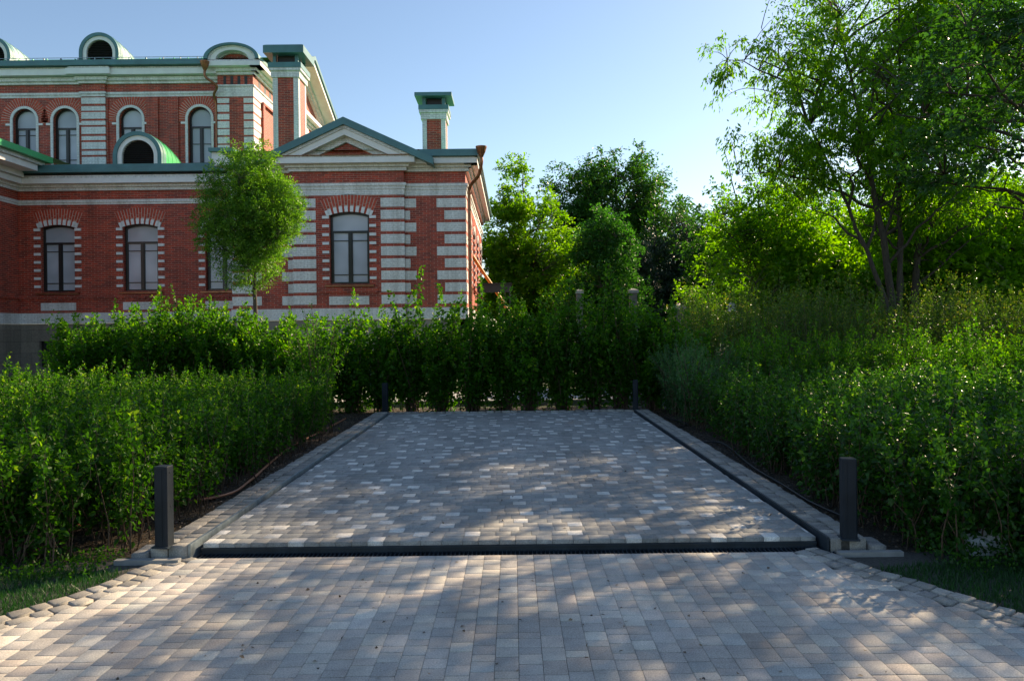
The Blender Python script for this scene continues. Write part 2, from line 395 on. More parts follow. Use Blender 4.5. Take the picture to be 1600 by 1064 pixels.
# ------------------------------------------------------------------ lift platform
PX0, PX1, PY0, PY1, PZ = -2.29, 2.19, 5.60, 14.2, .07
plat = thing('parking_platform', 'raised paved vehicle platform with dark steel front edge', 'platform', (0, PY0, 0))
cells = []
PC = [((.31, .31, .295), 5), ((.34, .335, .315), 4), ((.285, .29, .275), 3), ((.36, .35, .325), 2)]
PL = (.70, .68, .63)
RW = .1255; r = 0; y = PY0
lastlight = []
while y < PY1-.02:
    y1 = min(y+RW, PY1); x = PX0; offs = [0, .058, .03, .085][r % 4]+random.uniform(-.01, .01); x -= offs
    cur = []
    while x < PX1:
        wd = .116 if random.random() < .8 else .154
        xa, xb = max(x, PX0), min(x+wd, PX1)
        if xb-xa > .015:
            ok = all(abs(xa-l) > .17 for l in lastlight) and (not cur or xa-cur[-1] > .36)
            lt = ok and wd < .12 and random.random() < .40
            if lt: cur.append(xa)
            kk = random.gauss(1, .07); col = tuple(kk*v for v in PL) if lt else pick(PC)
            cells.append((((xa, y), (xb, y), (xb, y1), (xa, y1)), PZ, col))
        x += wd
    lastlight = cur; y = y1; r += 1
pavers_obj('paved_deck', cells, M['paver'], plat, gap=(.0012, .0028), bev=.0006, jit=.0005, h=.032)
b = MB(); b.box(PX0+.004, PX1-.004, PZ-.04, PZ-.018, PY0+.01, PY1); b.build('bedding', M['sand'], plat)
b = MB(); b.box(PX0, PX1, -.035, PZ-.033, PY0-.004, PY0+.009); b.box(PX0, PX1, PZ-.046, PZ-.034, PY0-.014, PY0-.005)
b.box(PX0, PX1, -.035, -.022, PY0-.014, PY0-.005)
b.build('front_edge_beam', M['steel'], plat)
# pit grate in front
gr = thing('drain_grate', 'slotted black metal grate along the front of the platform', 'grate', (0, 5.4, 0))
b = MB(); n = 150
for i in range(n):
    x = -2.36+4.62*i/(n-1); b.box(x-.003, x+.003, -.03, -.004, 5.478, 5.62)
b.box(-2.39, 2.27, -.03, -.002, 5.471, 5.477)
b.build('bars', M['steel'], gr)
b = MB(); b.quad([(-2.4, 5.472, -.029), (2.3, 5.472, -.029), (2.3, 5.8, -.029), (-2.4, 5.8, -.029)]); b.build('trough', M['blackhose'], gr)

# side kerbs: galvanised plate, two rows of cobbles, back strip
def side_kerb(x_in, sgn, lab, plate_mat):
    ke = thing('side_kerb', lab, 'kerb', (x_in, 5.5, 0))
    b = MB(); xo = x_in+sgn*.018
    b.box(min(x_in, xo), max(x_in, xo), -.03, .100, 5.475, 14.28); b.build('steel_plate', plate_mat, ke)
    xa = xo+sgn*.003; w_ = .135
    ln = [(xa, 5.47), (xa+sgn*.004, 8), (xa, 14.28)]
    cells = cobble_band(ln, w_, 2, .125, .088, .0, side=-1 if sgn > 0 else 1)
    # corner stones turning outwards under the bollard
    for k in range(1, 2):
        x0 = xa+sgn*(.27+.115*(k-1)); x1 = x0+sgn*.115; xa_, xb_ = min(x0, x1), max(x0, x1)
        for yy in (5.42, 5.54): cells.append((((xa_, yy), (xb_, yy), (xb_, yy+.12), (xa_, yy+.12)), 0.056-.004*k, (.27, .265, .25)))
    pavers_obj('cobbles', cells, M['cobble'], ke, gap=.007, bev=.010, h=.10, jit=.003, rough_edge=.005)
    b = MB(); lo, hi = sorted((xa, xa+sgn*.27)); b.box(lo+.005, hi-.005, -.03, .068, 5.48, 14.28); b.build('mortar_bed', M['sand'], ke)
    b = MB(); lo, hi = sorted((xa+sgn*.02, xa+sgn*.47)); b.box(lo, hi, -.03, .022, 5.36, 5.415, True)
    b.build('concrete_footing', M['concrete'], ke, bevel=.006)
side_kerb(PX0-.028, -1, 'cobbled kerb with galvanised plate left of the platform', M['galv'])
side_kerb(PX1+.028, 1, 'cobbled kerb with dark steel plate right of the platform', M['steel'])
cells = cobble_band([(-2.6, 14.22), (2.5, 14.22)], .12, 1, .16, .095, 0, side=1)
o = pavers_obj('back_kerb', cells, M['cobble'], gap=.006, bev=.009, h=.14, jit=.003, rough_edge=.004)
tag(o, 'single row of cobbles closing the far end of the platform', 'kerb')

# ------------------------------------------------------------------ bollards
def bollard(x, y, z0, h, lab, far=False):
    t = thing('bollard', lab, 'bollard', (x, y, z0), 'dark square bollards at the platform corners')
    hw = .050; ch = .012
    prof = [(-hw+ch, -hw), (hw-ch, -hw), (hw, -hw+ch), (hw, hw-ch), (hw-ch, hw), (-hw+ch, hw), (-hw, hw-ch), (-hw, -hw+ch)]
    b = MB()
    for (zz0, zz1, s0, s1) in ((0, h-.012, 1, 1), (h-.012, h-.003, 1, .985), (h-.003, h, .985, .93)):
        b.strip([(p[0]*s0, p[1]*s0, zz0) for p in prof], [(p[0]*s1, p[1]*s1, zz1) for p in prof], closed=True)
    b.quad([(p[0]*.93, p[1]*.93, h) for p in prof]); o = b.build('post', M['bollard']); o.parent = t
    b = MB(); b.box(-hw*.35, hw*.35, .02, h-.02, -hw-.0035, -hw+.002, True); o = b.build('front_strip', M['bollard']); o.parent = t
    for zz in (h-.045, h*.5):
        b = MB(); cyl = [(hw+.003, .0+.006*math.cos(a), zz+.006*math.sin(a)) for a in [k*math.pi/4 for k in range(8)]]
        b.strip([(hw-.001, p[1], p[2]) for p in cyl], cyl, closed=True); b.quad(cyl)
        o = b.build('screw', M['steel']); o.parent = t
    b = MB(); b.box(-hw-.012, hw+.012, -.004, .008, -hw-.012, hw+.012); o = b.build('base_plate', M['steel']); o.parent = t
    t.rotation_euler = (0, 0, R(-8)); return t
BZ = .082
bollard(-2.515, 5.50, BZ, .575, 'dark square bollard at the near left corner of the platform')
bollard(2.385, 5.50, BZ, .575, 'dark square bollard at the near right corner of the platform')
bollard(-2.42, 14.42, .08, .55, 'dark square bollard at the far left corner, against the shrubs')
bollard(2.28, 14.42, .08, .56, 'dark square bollard at the far right corner, against the shrubs')

# ================================================================== BUILDING
exec_parts = None
YP, YC, YL, YM, YT = 28.25, 28.0, 30.1, 34.2, 33.95
def Z(py, Y, px=600): return at(px, py, Y).z
def X(px, py, Y): return at(px, py, Y).x
XR = X(728.5, 400, YP)                      # right corner of the pavilion
XPL = X(363, 400, YP)                       # left corner of the pavilion
XC0, XC1 = X(458, 400, YC), X(632, 400, YC) # projecting centre
XLW = -19.35                                # inner corner at far left
XT1 = X(395.5, 150, YT); XT0 = X(340, 150, YT)
bld = thing('mansion', 'red brick mansion with white brick bands and teal roofs', 'building', (XR, YP, 0))
def opening_path(o, n=14, inset=0):
    a0, a1, z0, z1, rise = o; a0 += inset; a1 -= inset; z0 += inset; z1 -= inset
    if rise > (a1-a0)*.4: rise = (a1-a0)/2
    xc, hw, zs = (a0+a1)/2, (a1-a0)/2, z1-rise
    pts = [(a0, z0), (a1, z0)]
    for i in range(n+1):
        t = math.pi*i/n
        if rise > hw*.8: pts.append((xc+hw*math.cos(t), zs+rise*math.sin(t)))
        else: u = 1-2*i/n; pts.append((xc+hw*u, zs+rise*(1-u*u)))
    return pts
def wall(b, a0, a1, z0, z1, ops=(), depth=.2):
    ac = sorted({a0, a1, *[o[0] for o in ops], *[o[1] for o in ops]}); zc = sorted({z0, z1, *[o[2] for o in ops], *[o[3] for o in ops]})
    for i in range(len(ac)-1):
        for j in range(len(zc)-1):
            am, zm = (ac[i]+ac[i+1])/2, (zc[j]+zc[j+1])/2
            if any(o[0] < am < o[1] and o[2] < zm < o[3] for o in ops): continue
            b.quad([(ac[i], 0, zc[j]), (ac[i+1], 0, zc[j]), (ac[i+1], 0, zc[j+1]), (ac[i], 0, zc[j+1])])
    for o in ops:
        p = opening_path(o); arch = p[2:]
        for q, r_ in zip(arch, arch[1:]): b.quad([(r_[0], 0, r_[1]), (q[0], 0, q[1]), (q[0], 0, o[3]), (r_[0], 0, o[3])])
        n = len(p)
        for i in range(n):
            q, r_ = p[i], p[(i+1) % n]
            b.quad([(q[0], 0, q[1]), (q[0], -depth, q[1]), (r_[0], -depth, r_[1]), (r_[0], 0, r_[1])], [(q[0], q[1]), (q[0]+depth, q[1]), (r_[0]+depth, r_[1]), (r_[0], r_[1])])
wn = [0]
def window(fr, o, transom=.27, upper=True, depth=.2, bars=(.17, .82), sill=True, glass='glass'):
    """frame with a fixed top light and two casements; pane and sill are its sub-parts"""
    d0, d1 = -depth-.02, -depth+.05; fw = .075; b = MB(fr)
    P, Q = opening_path(o), opening_path(o, inset=fw)
    b.strip([(p[0], d1, p[1]) for p in Q], [(p[0], d1, p[1]) for p in P], closed=True)
    b.strip([(p[0], d0, p[1]) for p in Q], [(p[0], d1, p[1]) for p in Q], closed=True)
    a0, a1, z0, z1, rise = o; zt = z1-(z1-z0)*transom; xc = (a0+a1)/2
    b.box(a0+fw, a1-fw, zt-.045, zt+.035, d0, d1-.004)
    b.box(xc-.05, xc+.05, z0+fw, zt-.045, d0, d1+.012)
    for k in bars:
        zb = z0+(zt-z0)*(1-k)
        b.box(a0+fw, xc-.05, zb-.014, zb+.014, d0, d1-.02); b.box(xc+.05, a1-fw, zb-.014, zb+.014, d0, d1-.02)
    for (p, q) in ((a0+fw, xc-.05), (xc+.05, a1-fw)):
        b.box(p, p+.03, z0+fw, zt-.045, d0, d1-.012); b.box(q-.03, q, z0+fw, zt-.045, d0, d1-.012)
    w_ = b.build('window', M['frame'], bld)
    b = MB(fr); b.quad([(p[0], d0+.012, p[1]) for p in opening_path(o, inset=.03)]); b.build('pane', M[glass], w_)
    if sill:
        b = MB(fr); b.quad([(a0-.18, .12, z0-.045), (a1+.18, .12, z0-.045), (a1+.18, -depth+.04, z0+.01), (a0-.18, -depth+.04, z0+.01)])
        b.box(a0-.18, a1+.18, z0-.10, z0-.047, .0, .12); b.build('window_sill', M['copper'], w_)
    return w_
def wedge(b, xc, zc, t0, t1, r0, r1, d1, d0=-.02):
    p = [(xc+r*math.sin(t), zc+r*math.cos(t)) for r, t in ((r0, t0), (r0, t1), (r1, t1), (r1, t0))]
    b.prism(p[::-1] if t0 < t1 and False else p, d0, d1)
def flat_arch(fr, o, h=.62, n=17):
    """fanned flat arch of red bricks with white brick ends over a window"""
    a0, a1, z0, z1, rise = o; xc = (a0+a1)/2; half = (a1-a0)/2+.06; Rr = 2.1; zc = z1-Rr+.01; T = math.asin(half/Rr)*1.04
    b = MB(fr); bk = MB(fr); wh = MB(fr)
    pts = [(xc+Rr*math.sin(T*u), zc+Rr*math.cos(T*u)) for u in np.linspace(-1, 1, 13)]
    r2 = Rr+h
    up = [(xc+r2*math.sin(T*u), zc+(r2*math.cos(T*u) if True else 0)) for u in np.linspace(1, -1, 13)]
    bk.prism(pts+up, -.02, .006)
    for i in range(n):
        t0 = -T+2*T*i/n; t1 = t0+2*T/n; g = .0055
        lo = Rr+.24 if i % 2 == 1 else Rr
        mid = Rr+h*(.55+.12*((i % 3)-1))
        wedge(b, xc, zc, t0+g, t1-g, lo, mid-.006, .02); wedge(b, xc, zc, t0+g, t1-g, mid+.006, r2, .02)
        if i % 2 == 1 or i in (0, n-1): 
            wedge(wh, xc, zc, t0-.004, t1+.004, Rr-.012, Rr+.19, .055)
    bk.build('arch_mortar', M['mortar'], bld); b.build('flat_arch', M['redplain'], bld); wh.build('arch_keystones', M['whiteplain'], bld)
def round_arch(fr, o):
    a0, a1, z0, z1, rise = o; xc = (a0+a1)/2; hw = (a1-a0)/2; zs = z1-hw; b = MB(fr); bk = MB(fr); wh = MB(fr)
    sr = hw+.11
    P = [(xc+hw*math.cos(t), zs+hw*math.sin(t)) for t in np.linspace(0, math.pi, 19)]; P = [(a1, z0)]+P+[(a0, z0)]
    Q = [(xc+sr*math.cos(t), zs+sr*math.sin(t)) for t in np.linspace(0, math.pi, 19)]; Q = [(a1+.11, z0)]+Q+[(a0-.11, z0)]
    L = np.r_[0, np.cumsum([math.dist(p, q) for p, q in zip(Q, Q[1:])])]
    for i in range(len(P)-1):
        wh.quad([(P[i][0], .05, P[i][1]), (Q[i][0], .05, Q[i][1]), (Q[i+1][0], .05, Q[i+1][1]), (P[i+1][0], .05, P[i+1][1])], [(0.02, L[i]), (.12, L[i]), (.12, L[i+1]), (.02, L[i+1])])
        for A, s_ in ((P, 1), (Q, -1)):
            p, q = A[i], A[i+1]; wh.quad([(p[0], 0, p[1]), (p[0], .05, p[1]), (q[0], .05, q[1]), (q[0], 0, q[1])], [(0, L[i]), (.05, L[i]), (.05, L[i+1]), (0, L[i+1])])
    wh.build('window_surround', M['white'], bld)
    n = 27; r0, r1 = sr+.01, sr+.42; T = math.pi/2+.12
    bk.prism([(xc+r0*math.sin(t), zs+r0*math.cos(t)) for t in np.linspace(-T, T, 21)]+[(xc+r1*math.sin(t), zs+r1*math.cos(t)) for t in np.linspace(T, -T, 21)], -.02, .006)
    for i in range(n):
        t0 = -T+2*T*i/n; t1 = t0+2*T/n; m_ = r0+.21+(.07 if i % 2 else -.07)
        wedge(b, xc, zs, t0+.018, t1-.018, r0, m_-.006, .022); wedge(b, xc, zs, t0+.014, t1-.014, m_+.006, r1, .022)
    bk.build('arch_mortar', M['mortar'], bld); b.build('round_arch', M['redplain'], bld)
M['mortar'] = plain('arch_mortar', (.64, .53, .46), .85)
def teeth(fr, o, win, n=8, wd=.26):
    b = MB(fr); a0, a1, z0, z1, rise = o; zz = z0+.16; st = (z1-.12-zz)/(n-.6)
    for i in range(n):
        z = zz+i*st
        for (p, q) in ((a0-wd, a0-.02), (a1+.02, a1+wd)): b.box(p, q, z, z+.10, -.02, .055)
    b.build_boxes('white_block', M['whiteplain'], win)
def bands(fr, a0, a1, lst):
    """lst: (name, z0, z1, proud, material, d_end)"""
    for nm, z0, z1, pr, mt in lst:
        b = MB(fr); b.box(a0-(0), a1, z0, z1, -.02, pr); b.build(nm, M[mt], bld)
fP, fC, fL, fM, fT = front(YP), front(YC), front(YL), front(YM), front(YT)
ZTOP = Z(242.5, YC-.42)                      # eave level of the low block
z_pl0, z_pl1 = Z(499, YC), Z(481, YC)
zw0, zw1 = Z(443, YC), Z(330.5, YC)
# --- pavilion walls
wo = (X(515.5, 390, YC), X(577, 390, YC), zw0, zw1, .10)
b = MB(fC); wall(b, XC0, XC1, z_pl0, ZTOP, [wo], .2)
b.quad([(XC1, 0, z_pl0), (XC1, -.25, z_pl0), (XC1, -.25, ZTOP), (XC1, 0, ZTOP)], [(0, z_pl0), (.25, z_pl0), (.25, ZTOP), (0, ZTOP)])
b.quad([(XC0, -.25, z_pl0), (XC0, 0, z_pl0), (XC0, 0, ZTOP), (XC0, -.25, ZTOP)], [(0, z_pl0), (.25, z_pl0), (.25, ZTOP), (0, ZTOP)])
b.fr = fP; wall(b, XPL, XC0, z_pl0, ZTOP); wall(b, XC1, XR, z_pl0, ZTOP)
# right side wall with its windows (lit by the sun)
YE = 42.5
b.fr = rside(XR); so = []
for k in range(4):
    yc = YP+2.4+k*3.3; so.append((yc-.71, yc+.71, zw0, zw1, .10))
wall(b, YP, YE, z_pl0, ZTOP, so, .2)
b.fr = lambda a, d, z: (XPL-d, a, z)
b.quad([(YL, 0, z_pl0), (YP, 0, z_pl0), (YP, 0, ZTOP), (YL, 0, ZTOP)])
b.build('wall', M['red'], bld)
# basement
b = MB(fC); b.box(XC0, XC1, -.05, z_pl0-.003, -.3, -.03); b.fr = fP; b.box(XPL, XR-.03, -.05, z_pl0-.003, -.3, -.03)
b.fr = rside(XR); b.box(YP+.03, YE, -.05, z_pl0-.003, -.3, -.03)
b.build('basement', M['plaster'], bld)
b = MB(fC); b.box(XC0-.04, XC1+.04, z_pl0, z_pl1, -.02, .04); b.fr = fP
b.box(XPL-.04, XC0-.042, z_pl0, z_pl1, -.02, .04); b.box(XC1+.042, XR+.04, z_pl0, z_pl1, -.02, .04)
b.fr = rside(XR); b.box(YP-.04+.003, YE, z_pl0, z_pl1, -.02, .042); b.build('plinth_band', M['white'], bld)
flat_arch(fC, wo); teeth(fC, wo, window(fC, wo))
for o in so:
    teeth(rside(XR), o, window(rside(XR), o)); flat_arch(rside(XR), o)
# corbel under the centre window and white panel
b = MB(fC); a0, a1 = X(500, 450, YC), X(591, 450, YC); b.box(a0, a1, Z(457, YC), Z(449.5, YC), -.02, .06); b.box(a0+.05, a1-.05, Z(461, YC), Z(457, YC), -.02, .03)
b.build('sill_corbel', M['red'], bld)
b = MB(fC); b.box(X(514.5, 468, YC), X(577, 468, YC), Z(475.5, YC), Z(462.3, YC), -.02, .02); b.build('white_panel', M['white'], bld)
# quoins
rows = [(Z(309.6+18.93*i+13.8, YC), Z(309.6+18.93*i, YC)) for i in range(9)]
b = MB(fC)
for i, (z0, z1) in enumerate(rows):
    b.fr = fC
    b.box(X(595.5, 400, YC), XC1+.012, z0, z1, -.27, .015); b.box(XC0-.012, X(494, 400, YC), z0, z1, -.27, .015)
    wd = X(651, 400, YP) if i % 2 == 0 else X(641.5, 400, YP); b.fr = fP
    b.box(XC1+.015, wd, z0, z1, -.02, .013); b.box(XPL+(XR-wd), XC0-.015, z0, z1, -.02, .013)
    wd = X(683, 400, YP) if i % 2 == 0 else X(695, 400, YP)
    b.box(wd, XR+.013, z0, z1, -.02, .0135); b.box(XPL-.013, XPL+(XR-wd), z0, z1, -.02, .0135)
    b.fr = rside(XR); L_ = .95 if i % 2 else .70; b.box(YP-.0, YP+L_, z0, z1, -.02, .0155); b.box(YE-L_, YE, z0, z1, -.02, .0155)
b.build_boxes('quoin', M['white'], bld)
# cornices of the low block: on centre, recessed bays, right side
CL = [('upper_band', 304.6, 295.2, .02, 'white'), ('upper_band', 295.0, 290.4, .05, 'white'), ('upper_band', 290.2, 285.4, .09, 'white'),
      ('bed_moulding', 266.5, 260.5, .12, 'white'), ('bed_moulding', 260.3, 254.5, .22, 'white'), ('cornice', 253.6, 245.2, .46, 'whiteplain'), ('cornice_top', 245.0, 242.6, .40, 'white')]
zlast = None
for nm, p0, p1, pr, mt in CL:
    z0, z1 = Z(p0, YC-pr), Z(p1, YC-pr); z0 = min(z0, zlast) if zlast and not (nm == 'bed_moulding' and p0 > 262) else z0; zlast = z1; b = MB(fC); b.box(XC0-pr, XC1+pr, z0, z1, -.3, pr)
    b.fr = fP; b.box(XPL-pr, XC0-pr-.002, z0, z1, -.02, pr); b.box(XC1+pr+.002, XR+pr, z0, z1, -.02, pr)
    b.fr = rside(XR); b.box(YP-pr+.003, YE+.4, z0, z1, -.02, pr+.003); b.build(nm, M[mt], bld)
# eave gutters and roof of the pavilion
zg0, zg1, zg2 = Z(242.0, YC-.58), Z(237.5, YC-.58), Z(231.5, YC-.5)
b = MB(fP); xg = XC1+.62
b.box(xg, XR+.58, zg0, zg1, 0, .58); b.box(xg, XR+.50, zg1+.003, zg2, 0, .50)
b.fr = rside(XR); b.box(YP-.0, YE+.5, zg0, zg1, 0, .58); b.box(YP-.0, YE+.5, zg1+.003, zg2, 0, .50); b.build('eave_gutter', M['teal'], bld)
b = MB(); zr = zg2
ex0, ex1, ey0, ey1 = XPL-.3, XR+.5, YP-.5, YE+.5; rx = (ex0+ex1)/2; rz = zr+1.1; ry0, ry1 = ey0+5.2, ey1-5.2
for q in ([(ex0, ey0, zr), (ex1, ey0, zr), (rx, ry0, rz)], [(ex1, ey0, zr), (ex1, ey1, zr), (rx, ry1, rz), (rx, ry0, rz)], [(ex1, ey1, zr), (ex0, ey1, zr), (rx, ry1, rz)], [(ex0, ey1, zr), (ex0, ey0, zr), (rx, ry0, rz), (rx, ry1, rz)]):
    b.quad([(x_, y_, z_) for x_, y_, z_ in q])
b.build('roof', M['green'], bld)
# pediment over the centre
apx, apz = X(537, 184, 27.5), Z(184, 27.5, 537); hw = (X(676, 243, 27.4)-apx); ez = Z(246, 27.45, 670)
b = MB()
def gable_layer(b, fr, dz, th, pr0, pr1, hwid, cx=None, az=None, ezz=None):
    cx = apx if cx is None else cx; az = apz if az is None else az; e = ez if ezz is None else ezz
    b.fr = fr
    for s in (-1, 1):
        sl_ = (az-e)/hw; zc = ZTOP+.015
        if dz == 0: p = [(cx, az), (cx+s*hw, e), (cx+s*hw, e-th), (cx, az-th)]
        else: p = [(cx, az-dz), (cx+s*(az-dz-zc)/sl_, zc), (cx+s*(az-dz-th-zc)/sl_, zc), (cx, az-dz-th)]
        b.prism(p if s < 0 else p[::-1], pr0, pr1)
gable_layer(b, fC, 0, .26, -4.5, .62, hw); b.build('pediment_roof', M['teal'], bld)
for nm, dz, th, pr, mt, hh in (('raking_cornice', .262, .10, .50, 'white', hw-.25), ('raking_cornice', .364, .23, .44, 'whiteplain', hw-.3), ('raking_cornice', .596, .20, .16, 'white', hw-.9)):
    b = MB(); gable_layer(b, fC, dz, th, -.25, pr, hh); b.build(nm, M[mt], bld)
b = MB(fC); tz = ZTOP-.02; sl = (apz-ez)/hw; xa = (apz-.9-tz)/sl
b.quad([(apx-xa-.2, .03, tz), (apx+xa+.2, .03, tz), (apx, .03, tz+sl*(xa+.2))]); b.build('tympanum', M['red'], bld)
b = MB(fC); 
b.box(XC0-.5, XC1+.5, ZTOP-.0, ZTOP+.012, .03, .50); b.build('cornice_flashing', M['copper'], bld)
# --- left wing
zl = lambda p: Z(p, YL, 310)
ops = [(X(a, 400, YL), X(c, 400, YL), at(a+26, bo, YL).z, at(a+26, to, YL).z, .10) for a, c, to, bo in ((64.5, 117, 352.5, 457.5), (193, 247, 350, 454.5), (321.5, 375, 348, 452.5))]
zb = sum(o[2] for o in ops)/3; zt_ = sum(o[3] for o in ops)/3; ops = [(o[0], o[1], zb, zt_, .10) for o in ops]
zpl0, zpl1 = z_pl0, z_pl1
ZLT = zl(259)
b = MB(fL); wall(b, XLW, XPL, zpl0, zl(272), ops, .2)
XFL = XLW
b.fr = rside(XLW); wall(b, 20, YL, zpl0, zl(262)+.3, [(27.25, 28.62, zb, zt_, .10), (23.2, 24.6, zb, zt_, .10)], .2); b.build('wall', M['red'], bld)
for o in ops: flat_arch(fL, o); teeth(fL, o, window(fL, o))
for o in ((27.25, 28.62, zb, zt_, .10), (23.2, 24.6, zb, zt_, .10)): teeth(rside(XLW), o, window(rside(XLW), o)); flat_arch(rside(XLW), o)
LL = [('plinth_band', None, None, .04, 'white'), ('upper_band', 318.2, 314.6, .03, 'white'), ('upper_band', 314.4, 310.4, .07, 'white'),
      ('bed_moulding', 296, 290.5, .10, 'white'), ('bed_moulding', 290.3, 284.5, .20, 'white'), ('cornice', 284.3, 276.4, .42, 'whiteplain'), ('cornice_top', 276.2, 272.2, .38, 'white')]
for nm, p0, p1, pr, mt in LL:
    z0, z1 = (zpl0, zpl1) if p0 is None else (Z(p0, YL-pr, 310), Z(p1, YL-pr, 310))
    b = MB(fL); b.box(XLW, XPL-(.0 if pr < .1 else 0), z0, z1, -.02, pr); b.fr = rside(XLW); b.box(20, YL-pr-.002, z0, z1, -.02, pr); b.build(nm, M[mt], bld)
b = MB(fL); zc1 = zl(461)
for i, o in enumerate(ops):
    b = MB(fL); b.box(o[0]-.03, o[1]+.03, Z(485.5, YL, 90), Z(473.5, YL, 90), -.02, .02); b.build('white_panel', M['white'], bld)
b = MB(fL); b.box(XLW, XPL, Z(466.5, YL, 90), Z(462, YL, 90), -.02, .05)
k = XLW
while k < XPL-.1: b.box(k, k+.11, Z(469.5, YL, 90), Z(466.8, YL, 90), -.02, .045); k += .22
b.build('sill_course', M['red'], bld)
b = MB(fL); b.fr = rside(XLW); b.box(20, YL-.06, Z(466.5, YL, 90), Z(462, YL, 90), -.02, .05); b.build('sill_course', M['red'], bld)
# basement of the left wing with a dark window and block joints
bo = (X(61, 560, YL), X(97, 560, YL), .35, Z(533, YL, 80), 0.001)
b = MB(fL); b.fr = lambda a, d, z: (a, YL+.03-d, z); wall(b, XLW+.03, XPL, -.05, zpl0-.003, [bo], .25)
b.fr = lambda a, d, z: (XLW-.03+d+.06, a, z); wall(b, 20, YL+.03, -.05, zpl0-.003, [(26.9, 28.3, .35, bo[3], .001)], .25)
b.build('basement', brickmat('grey_stone_blocks', (.30, .26, .21), (.25, .215, .175), (.15, .13, .11), .9, .45, .008, .85), bld)
window(lambda a, d, z: (a, YL+.03-d, z), bo, glass='dglass', sill=False); window(lambda a, d, z: (XLW+.03+d, a, z), (26.9, 28.3, .35, bo[3], .001), glass='dglass', sill=False)
# eave and roof of the left wing
e0, e1, e2 = zl(271.8), zl(266), zl(259)
b = MB(fL); b.box(XLW+.0, XPL-.6, e0, e1, 0, .56); b.box(XLW+.0, XPL-.5, e1+.003, e2, 0, .46); b.build('eave_gutter', M['teal'], bld)
b = MB(); b.quad([(XLW-6, YL-.46, e2), (XPL+.3, YL-.46, e2), (XPL+.3, YM+.1, e2+.55), (XLW-6, YM+.1, e2+.55)])
b.build('roof', M['green'], bld)
# far left gabled wing: deep sunlit cornice and green roof verge running towards the camera
b = MB(rside(XLW)); b.box(20, YL-.6, e0+.05, e0+.28, -.02, 1.15); b.box(20, YL-.5, e0-.16, e0+.045, -.02, .55); b.build('cornice', M['whiteplain'], bld)
b = MB(rside(XLW)); b.box(20, YL-.3, e0+.29, e0+.42, -.02, 1.25); b.build('cornice_top', M['white'], bld)
b = MB(rside(XLW)); b.box(20, YL-.1, e0+.43, e0+.66, -.02, 1.45)
b.quad([(20, 1.45, e0+.665), (YL+3, 1.45, e0+.665), (YL+3, -4.5, e0+2.2), (20, -4.5, e0+2.2)]); b.build('roof_verge', M['green'], bld)
# --- dormers with louvred round vents
def dormer(px, py_top, py_base, w_px, Y, back, roofmat='green', sc_=1):
    xc = X(px, py_base, Y); zb_ = Z(py_base, Y, px); zt = Z(py_top, Y, px); R0 = w_px/2*Y/F; leg = max(.05, (zt-zb_)-R0)
    def ring(r): return [(xc+r, zb_)]+[(xc+r*math.cos(t), zb_+leg+r*math.sin(t)) for t in np.linspace(0, math.pi, 25)]+[(xc-r, zb_)]
    fr = front(Y)
    def layer(nm, r0, r1, d0, d1, mt, parent):
        b = MB(fr); A, B = ring(r0), ring(r1)
        b.strip([(p[0], d1, p[1]) for p in A], [(p[0], d1, p[1]) for p in B][:], smooth=False)
        b.strip([(p[0], d0, p[1]) for p in A], [(p[0], d1, p[1]) for p in A], smooth=False); b.strip([(p[0], d1, p[1]) for p in B], [(p[0], d0, p[1]) for p in B])
        return b.build(nm, M[mt], parent)
    dm = layer('dormer', R0*.84, R0, -.3, .12, 'teal', bld)
    layer('dormer_arch', R0*.66, R0*.84, -.3, .06, 'whiteplain', dm)
    b = MB(fr); r = R0*.66; b.quad([(p[0], -.10, p[1]) for p in ring(r)]); z = zb_+.03
    while z < zb_+leg+r:
        h_ = max(0, z-(zb_+leg)); hwid = math.sqrt(max(r*r-h_*h_, 0))-.01
        if hwid > .05: b.quad([(xc-hwid, -.01, z), (xc+hwid, -.01, z), (xc+hwid, -.09, z+.06), (xc-hwid, -.09, z+.06)])
        z += .075
    b.build('louvre', M['black'], dm)
    b = MB(fr); b.box(xc-R0, xc+R0, zb_-.18, zb_, -.3, .10); b.build('dormer_base', M['teal'], dm)
    # barrel roof sinking into the main roof behind
    b = MB(fr); A = ring(R0*.99); N = 9
    for k in range(N):
        d0, d1 = -.1-back*k/N, -.1-back*(k+1)/N; s0, s1 = 1-.0*(k/N), 1
        drop0, drop1 = (R0*1.05+leg)*(k/N)**2.1, (R0*1.05+leg)*((k+1)/N)**2.1
        b.strip([(p[0], d0, max(zb_-.02, p[1]-drop0)) for p in A], [(p[0], d1, max(zb_-.02, p[1]-drop1)) for p in A], smooth=True)
        Rb = [(xc+(p[0]-xc)*1.02, p[1]+.02) for p in A]
        b.strip([(p[0], d0+.012, max(zb_-.02, p[1]-drop0)) for p in Rb], [(p[0], d0-.012, max(zb_-.02, p[1]-drop0)) for p in Rb])
        b.strip([(p[0], d0+.012, max(zb_-.02, p[1]-drop0-.03)) for p in Rb], [(p[0], d0+.012, max(zb_-.02, p[1]-drop0)) for p in Rb])
    b.build('dormer_roof', M[roofmat], dm)
dormer(216.5, 206.5, 258, 76, YL-.2, 3.6)
dormer(156.5, 52.5, 98.5, 62, YM-.3, 4.2, 'glaregreen')
dormer(-12, 58, 102, 62, YM-.3, 4.2, 'glaregreen')
